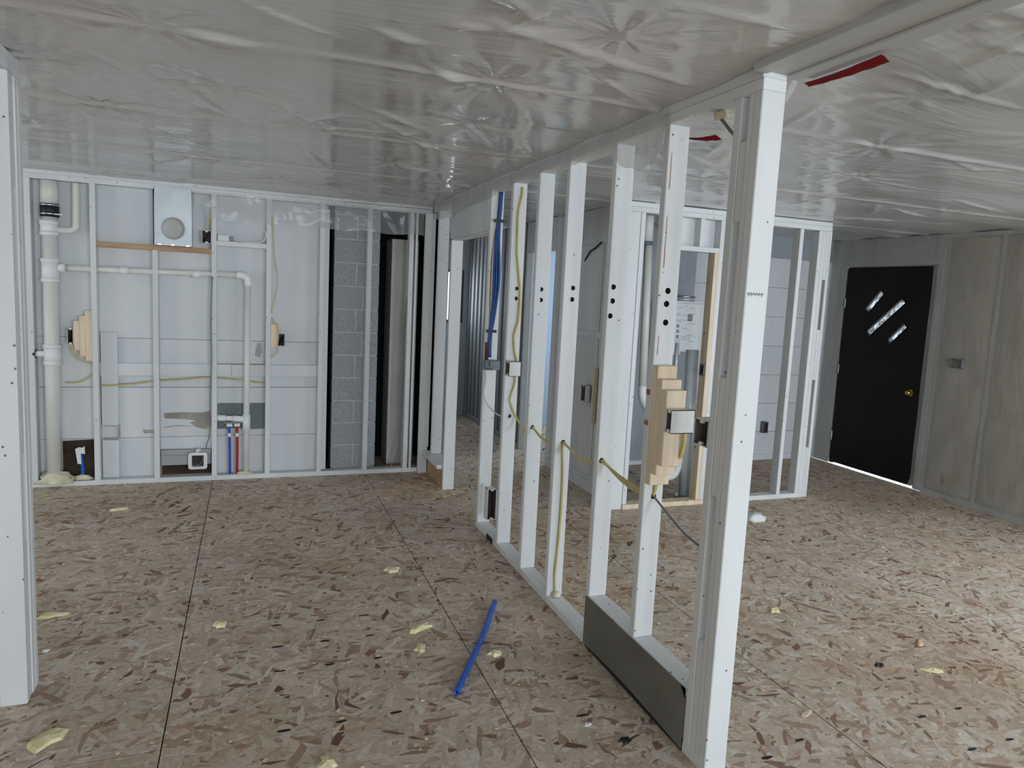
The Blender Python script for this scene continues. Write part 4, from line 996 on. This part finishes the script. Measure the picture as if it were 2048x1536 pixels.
tag(finish('plastic_tail', grid_bm(6, 14, tail), 'clear_film', None, smooth=True), 'clear plastic tail hanging beside the red tape at the end post', 'plastic')

# --- things on the floor
tag(tube('loose_pipe', [(.786, 2.620, .014), (.85, 2.73, .014), (.95, 2.905, .014), (1.06, 3.10, .0145), (1.14, 3.26, .016), (1.205, 3.385, .02)], .0135, 'blue_pex', None, 14, 6, hollow=.68), 'loose length of blue plastic pipe lying on the floor', 'pipe')
def scrap(name, x, y, sx, sy, rot, m, seed, label, cat, group=None, h=.012):
    bm = bmesh.new(); r = random.Random(seed); n = 11; pts = []
    for k in range(n):
        a = 2 * math.pi * k / n; q = r.uniform(.55, 1.15); pts.append((sx * q * math.cos(a), sy * q * math.sin(a)))
    c, s = math.cos(rot), math.sin(rot)
    bot = [bm.verts.new((x + a * c - b * s, y + a * s + b * c, .0008)) for a, b in pts]
    top = [bm.verts.new((x + .8 * (a * c - b * s), y + .8 * (a * s + b * c), h * r.uniform(.35, 1.0))) for a, b in pts]
    ct = bm.verts.new((x, y, h)); bm.faces.new(bot[::-1])
    for k in range(n):
        j = (k + 1) % n; bm.faces.new((bot[k], bot[j], top[j], top[k])); bm.faces.new((top[k], top[j], ct))
    return tag(finish(name, bm, m, None), label, cat, group)
FS = [(.771, 3.225, .075, .035, .4, 'largest yellow foam scrap near the blue pipe'), (.729, 3.035, .03, .05, -.1, 'upright-oval yellow foam scrap near the blue pipe'),
      (1.041, 2.90, .03, .032, .9, 'yellow foam scrap between the blue pipe and the partition'), (-.881, 3.80, .075, .025, .15, 'long yellow foam scrap behind the white post'),
      (-.657, 2.749, .085, .055, .7, 'broad yellow foam scrap in front of the white post'), (-.129, 3.50, .035, .03, .2, 'small pale yellow foam scrap on the open floor by a seam'),
      (-.844, 5.496, .07, .03, .3, 'thin yellow foam scrap lying towards the drain stack'), (2.659, 2.933, .04, .03, .6, 'yellow foam scrap on the floor right of the end post'),
      (.777, 3.985, .05, .045, .8, 'curled yellow foam scrap beside the floor seam behind the blue pipe'), (.252, 2.334, .032, .045, .3, 'yellow foam scrap beside the printed floor marks'),
      (2.95, 2.20, .06, .02, -.5, 'flat pale yellow foam scrap near the black lump')]
for i, (x, y, a, b, r, l) in enumerate(FS): scrap('foam_scrap', x, y, a, b, r, 'yellow_foam', i * 7 + 1, l, 'foam scrap', 'yellow foam scraps on the floor', .018)
scrap('black_lump', 1.309, 2.156, .028, .018, .2, 'black_rubber', 5, 'black lump on the floor beside the metal sheet', 'debris')
scrap('black_lump', 2.738, 2.314, .022, .016, -.5, 'black_rubber', 6, 'black lump on the open floor right of the end post', 'debris', None, .016)
scrap('wood_chip', 2.111, 2.103, .055, .018, .35, 'chip', 12, 'long pale wood chip on the seam right of the end post', 'wood chip', None, .006)
scrap('wood_chip', 1.217, 2.286, .022, .012, .1, 'white_scrap', 13, 'small white chip on the floor near the metal sheet', 'chip', None, .008)
scrap('wood_chip', 3.115, 2.418, .02, .02, .1, 'chip', 14, 'upright wood chip on the open floor at the right', 'wood chip', None, .03)
scrap('white_chip', -.818, 3.44, .014, .012, .3, 'white_scrap', 15, 'bright white chip at the foot of the white post', 'chip', None, .01)
bm = bmesh.new(); bmesh.ops.create_icosphere(bm, subdivisions=3, radius=1)
for v in bm.verts:
    n = v.co.normalized(); k_ = 1 + .35 * noise.noise(n * 3)
    v.co = Vector((3.633 + .085 * n.x * k_, 4.315 + .06 * n.y * k_, max(.001, .055 * n.z * k_)))
tag(finish('crumpled_bag', bm, 'white_scrap', None, smooth=True), 'crumpled white plastic scrap on the floor behind the end post', 'scrap')
# crumbs and shavings nobody could count
def crumbs(name, n, area, size, m, seed, label):
    bm = bmesh.new(); r = random.Random(seed)
    for _ in range(n):
        x, y = area(r)
        a = r.uniform(0, 6.28); l = r.uniform(*size); wd = l * r.uniform(.25, .8); h = r.uniform(.002, .006)
        c, s = math.cos(a), math.sin(a); q = [(-l, -wd), (l, -wd * .6), (l * .8, wd), (-l * .7, wd * .8)]
        quad_prism(bm, [(x + p * c - t * s, y + p * s + t * c, .0006) for p, t in q], (r.uniform(-.002, .002), r.uniform(-.002, .002), h))
    return tag(finish(name, bm, m, None), label, 'debris', None, 'stuff')
crumbs('wood_shavings', 220, lambda r: (1.30 + r.gauss(0, .16), 5.62 + r.gauss(0, .16)), (.010, .042), 'chip', 3, 'scattered wood shavings on the floor by the hall doorway')
crumbs('floor_crumbs', 420, lambda r: (r.uniform(1.7, 5.6), r.uniform(1.5, 4.6)), (.004, .014), 'chip', 4, 'fine wood crumbs strewn over the floor right of the partition')
crumbs('floor_crumbs', 260, lambda r: (r.uniform(-1.4, 1.4), r.uniform(2.1, 6.0)), (.003, .011), 'chip', 5, 'fine wood crumbs strewn over the floor left of the partition')
crumbs('cavity_rubble', 90, lambda r: (r.uniform(-.66, -.30), r.uniform(6.2, 6.28)), (.006, .02), 'white_scrap', 6, 'rubble behind the bottom plate under the white wall box')
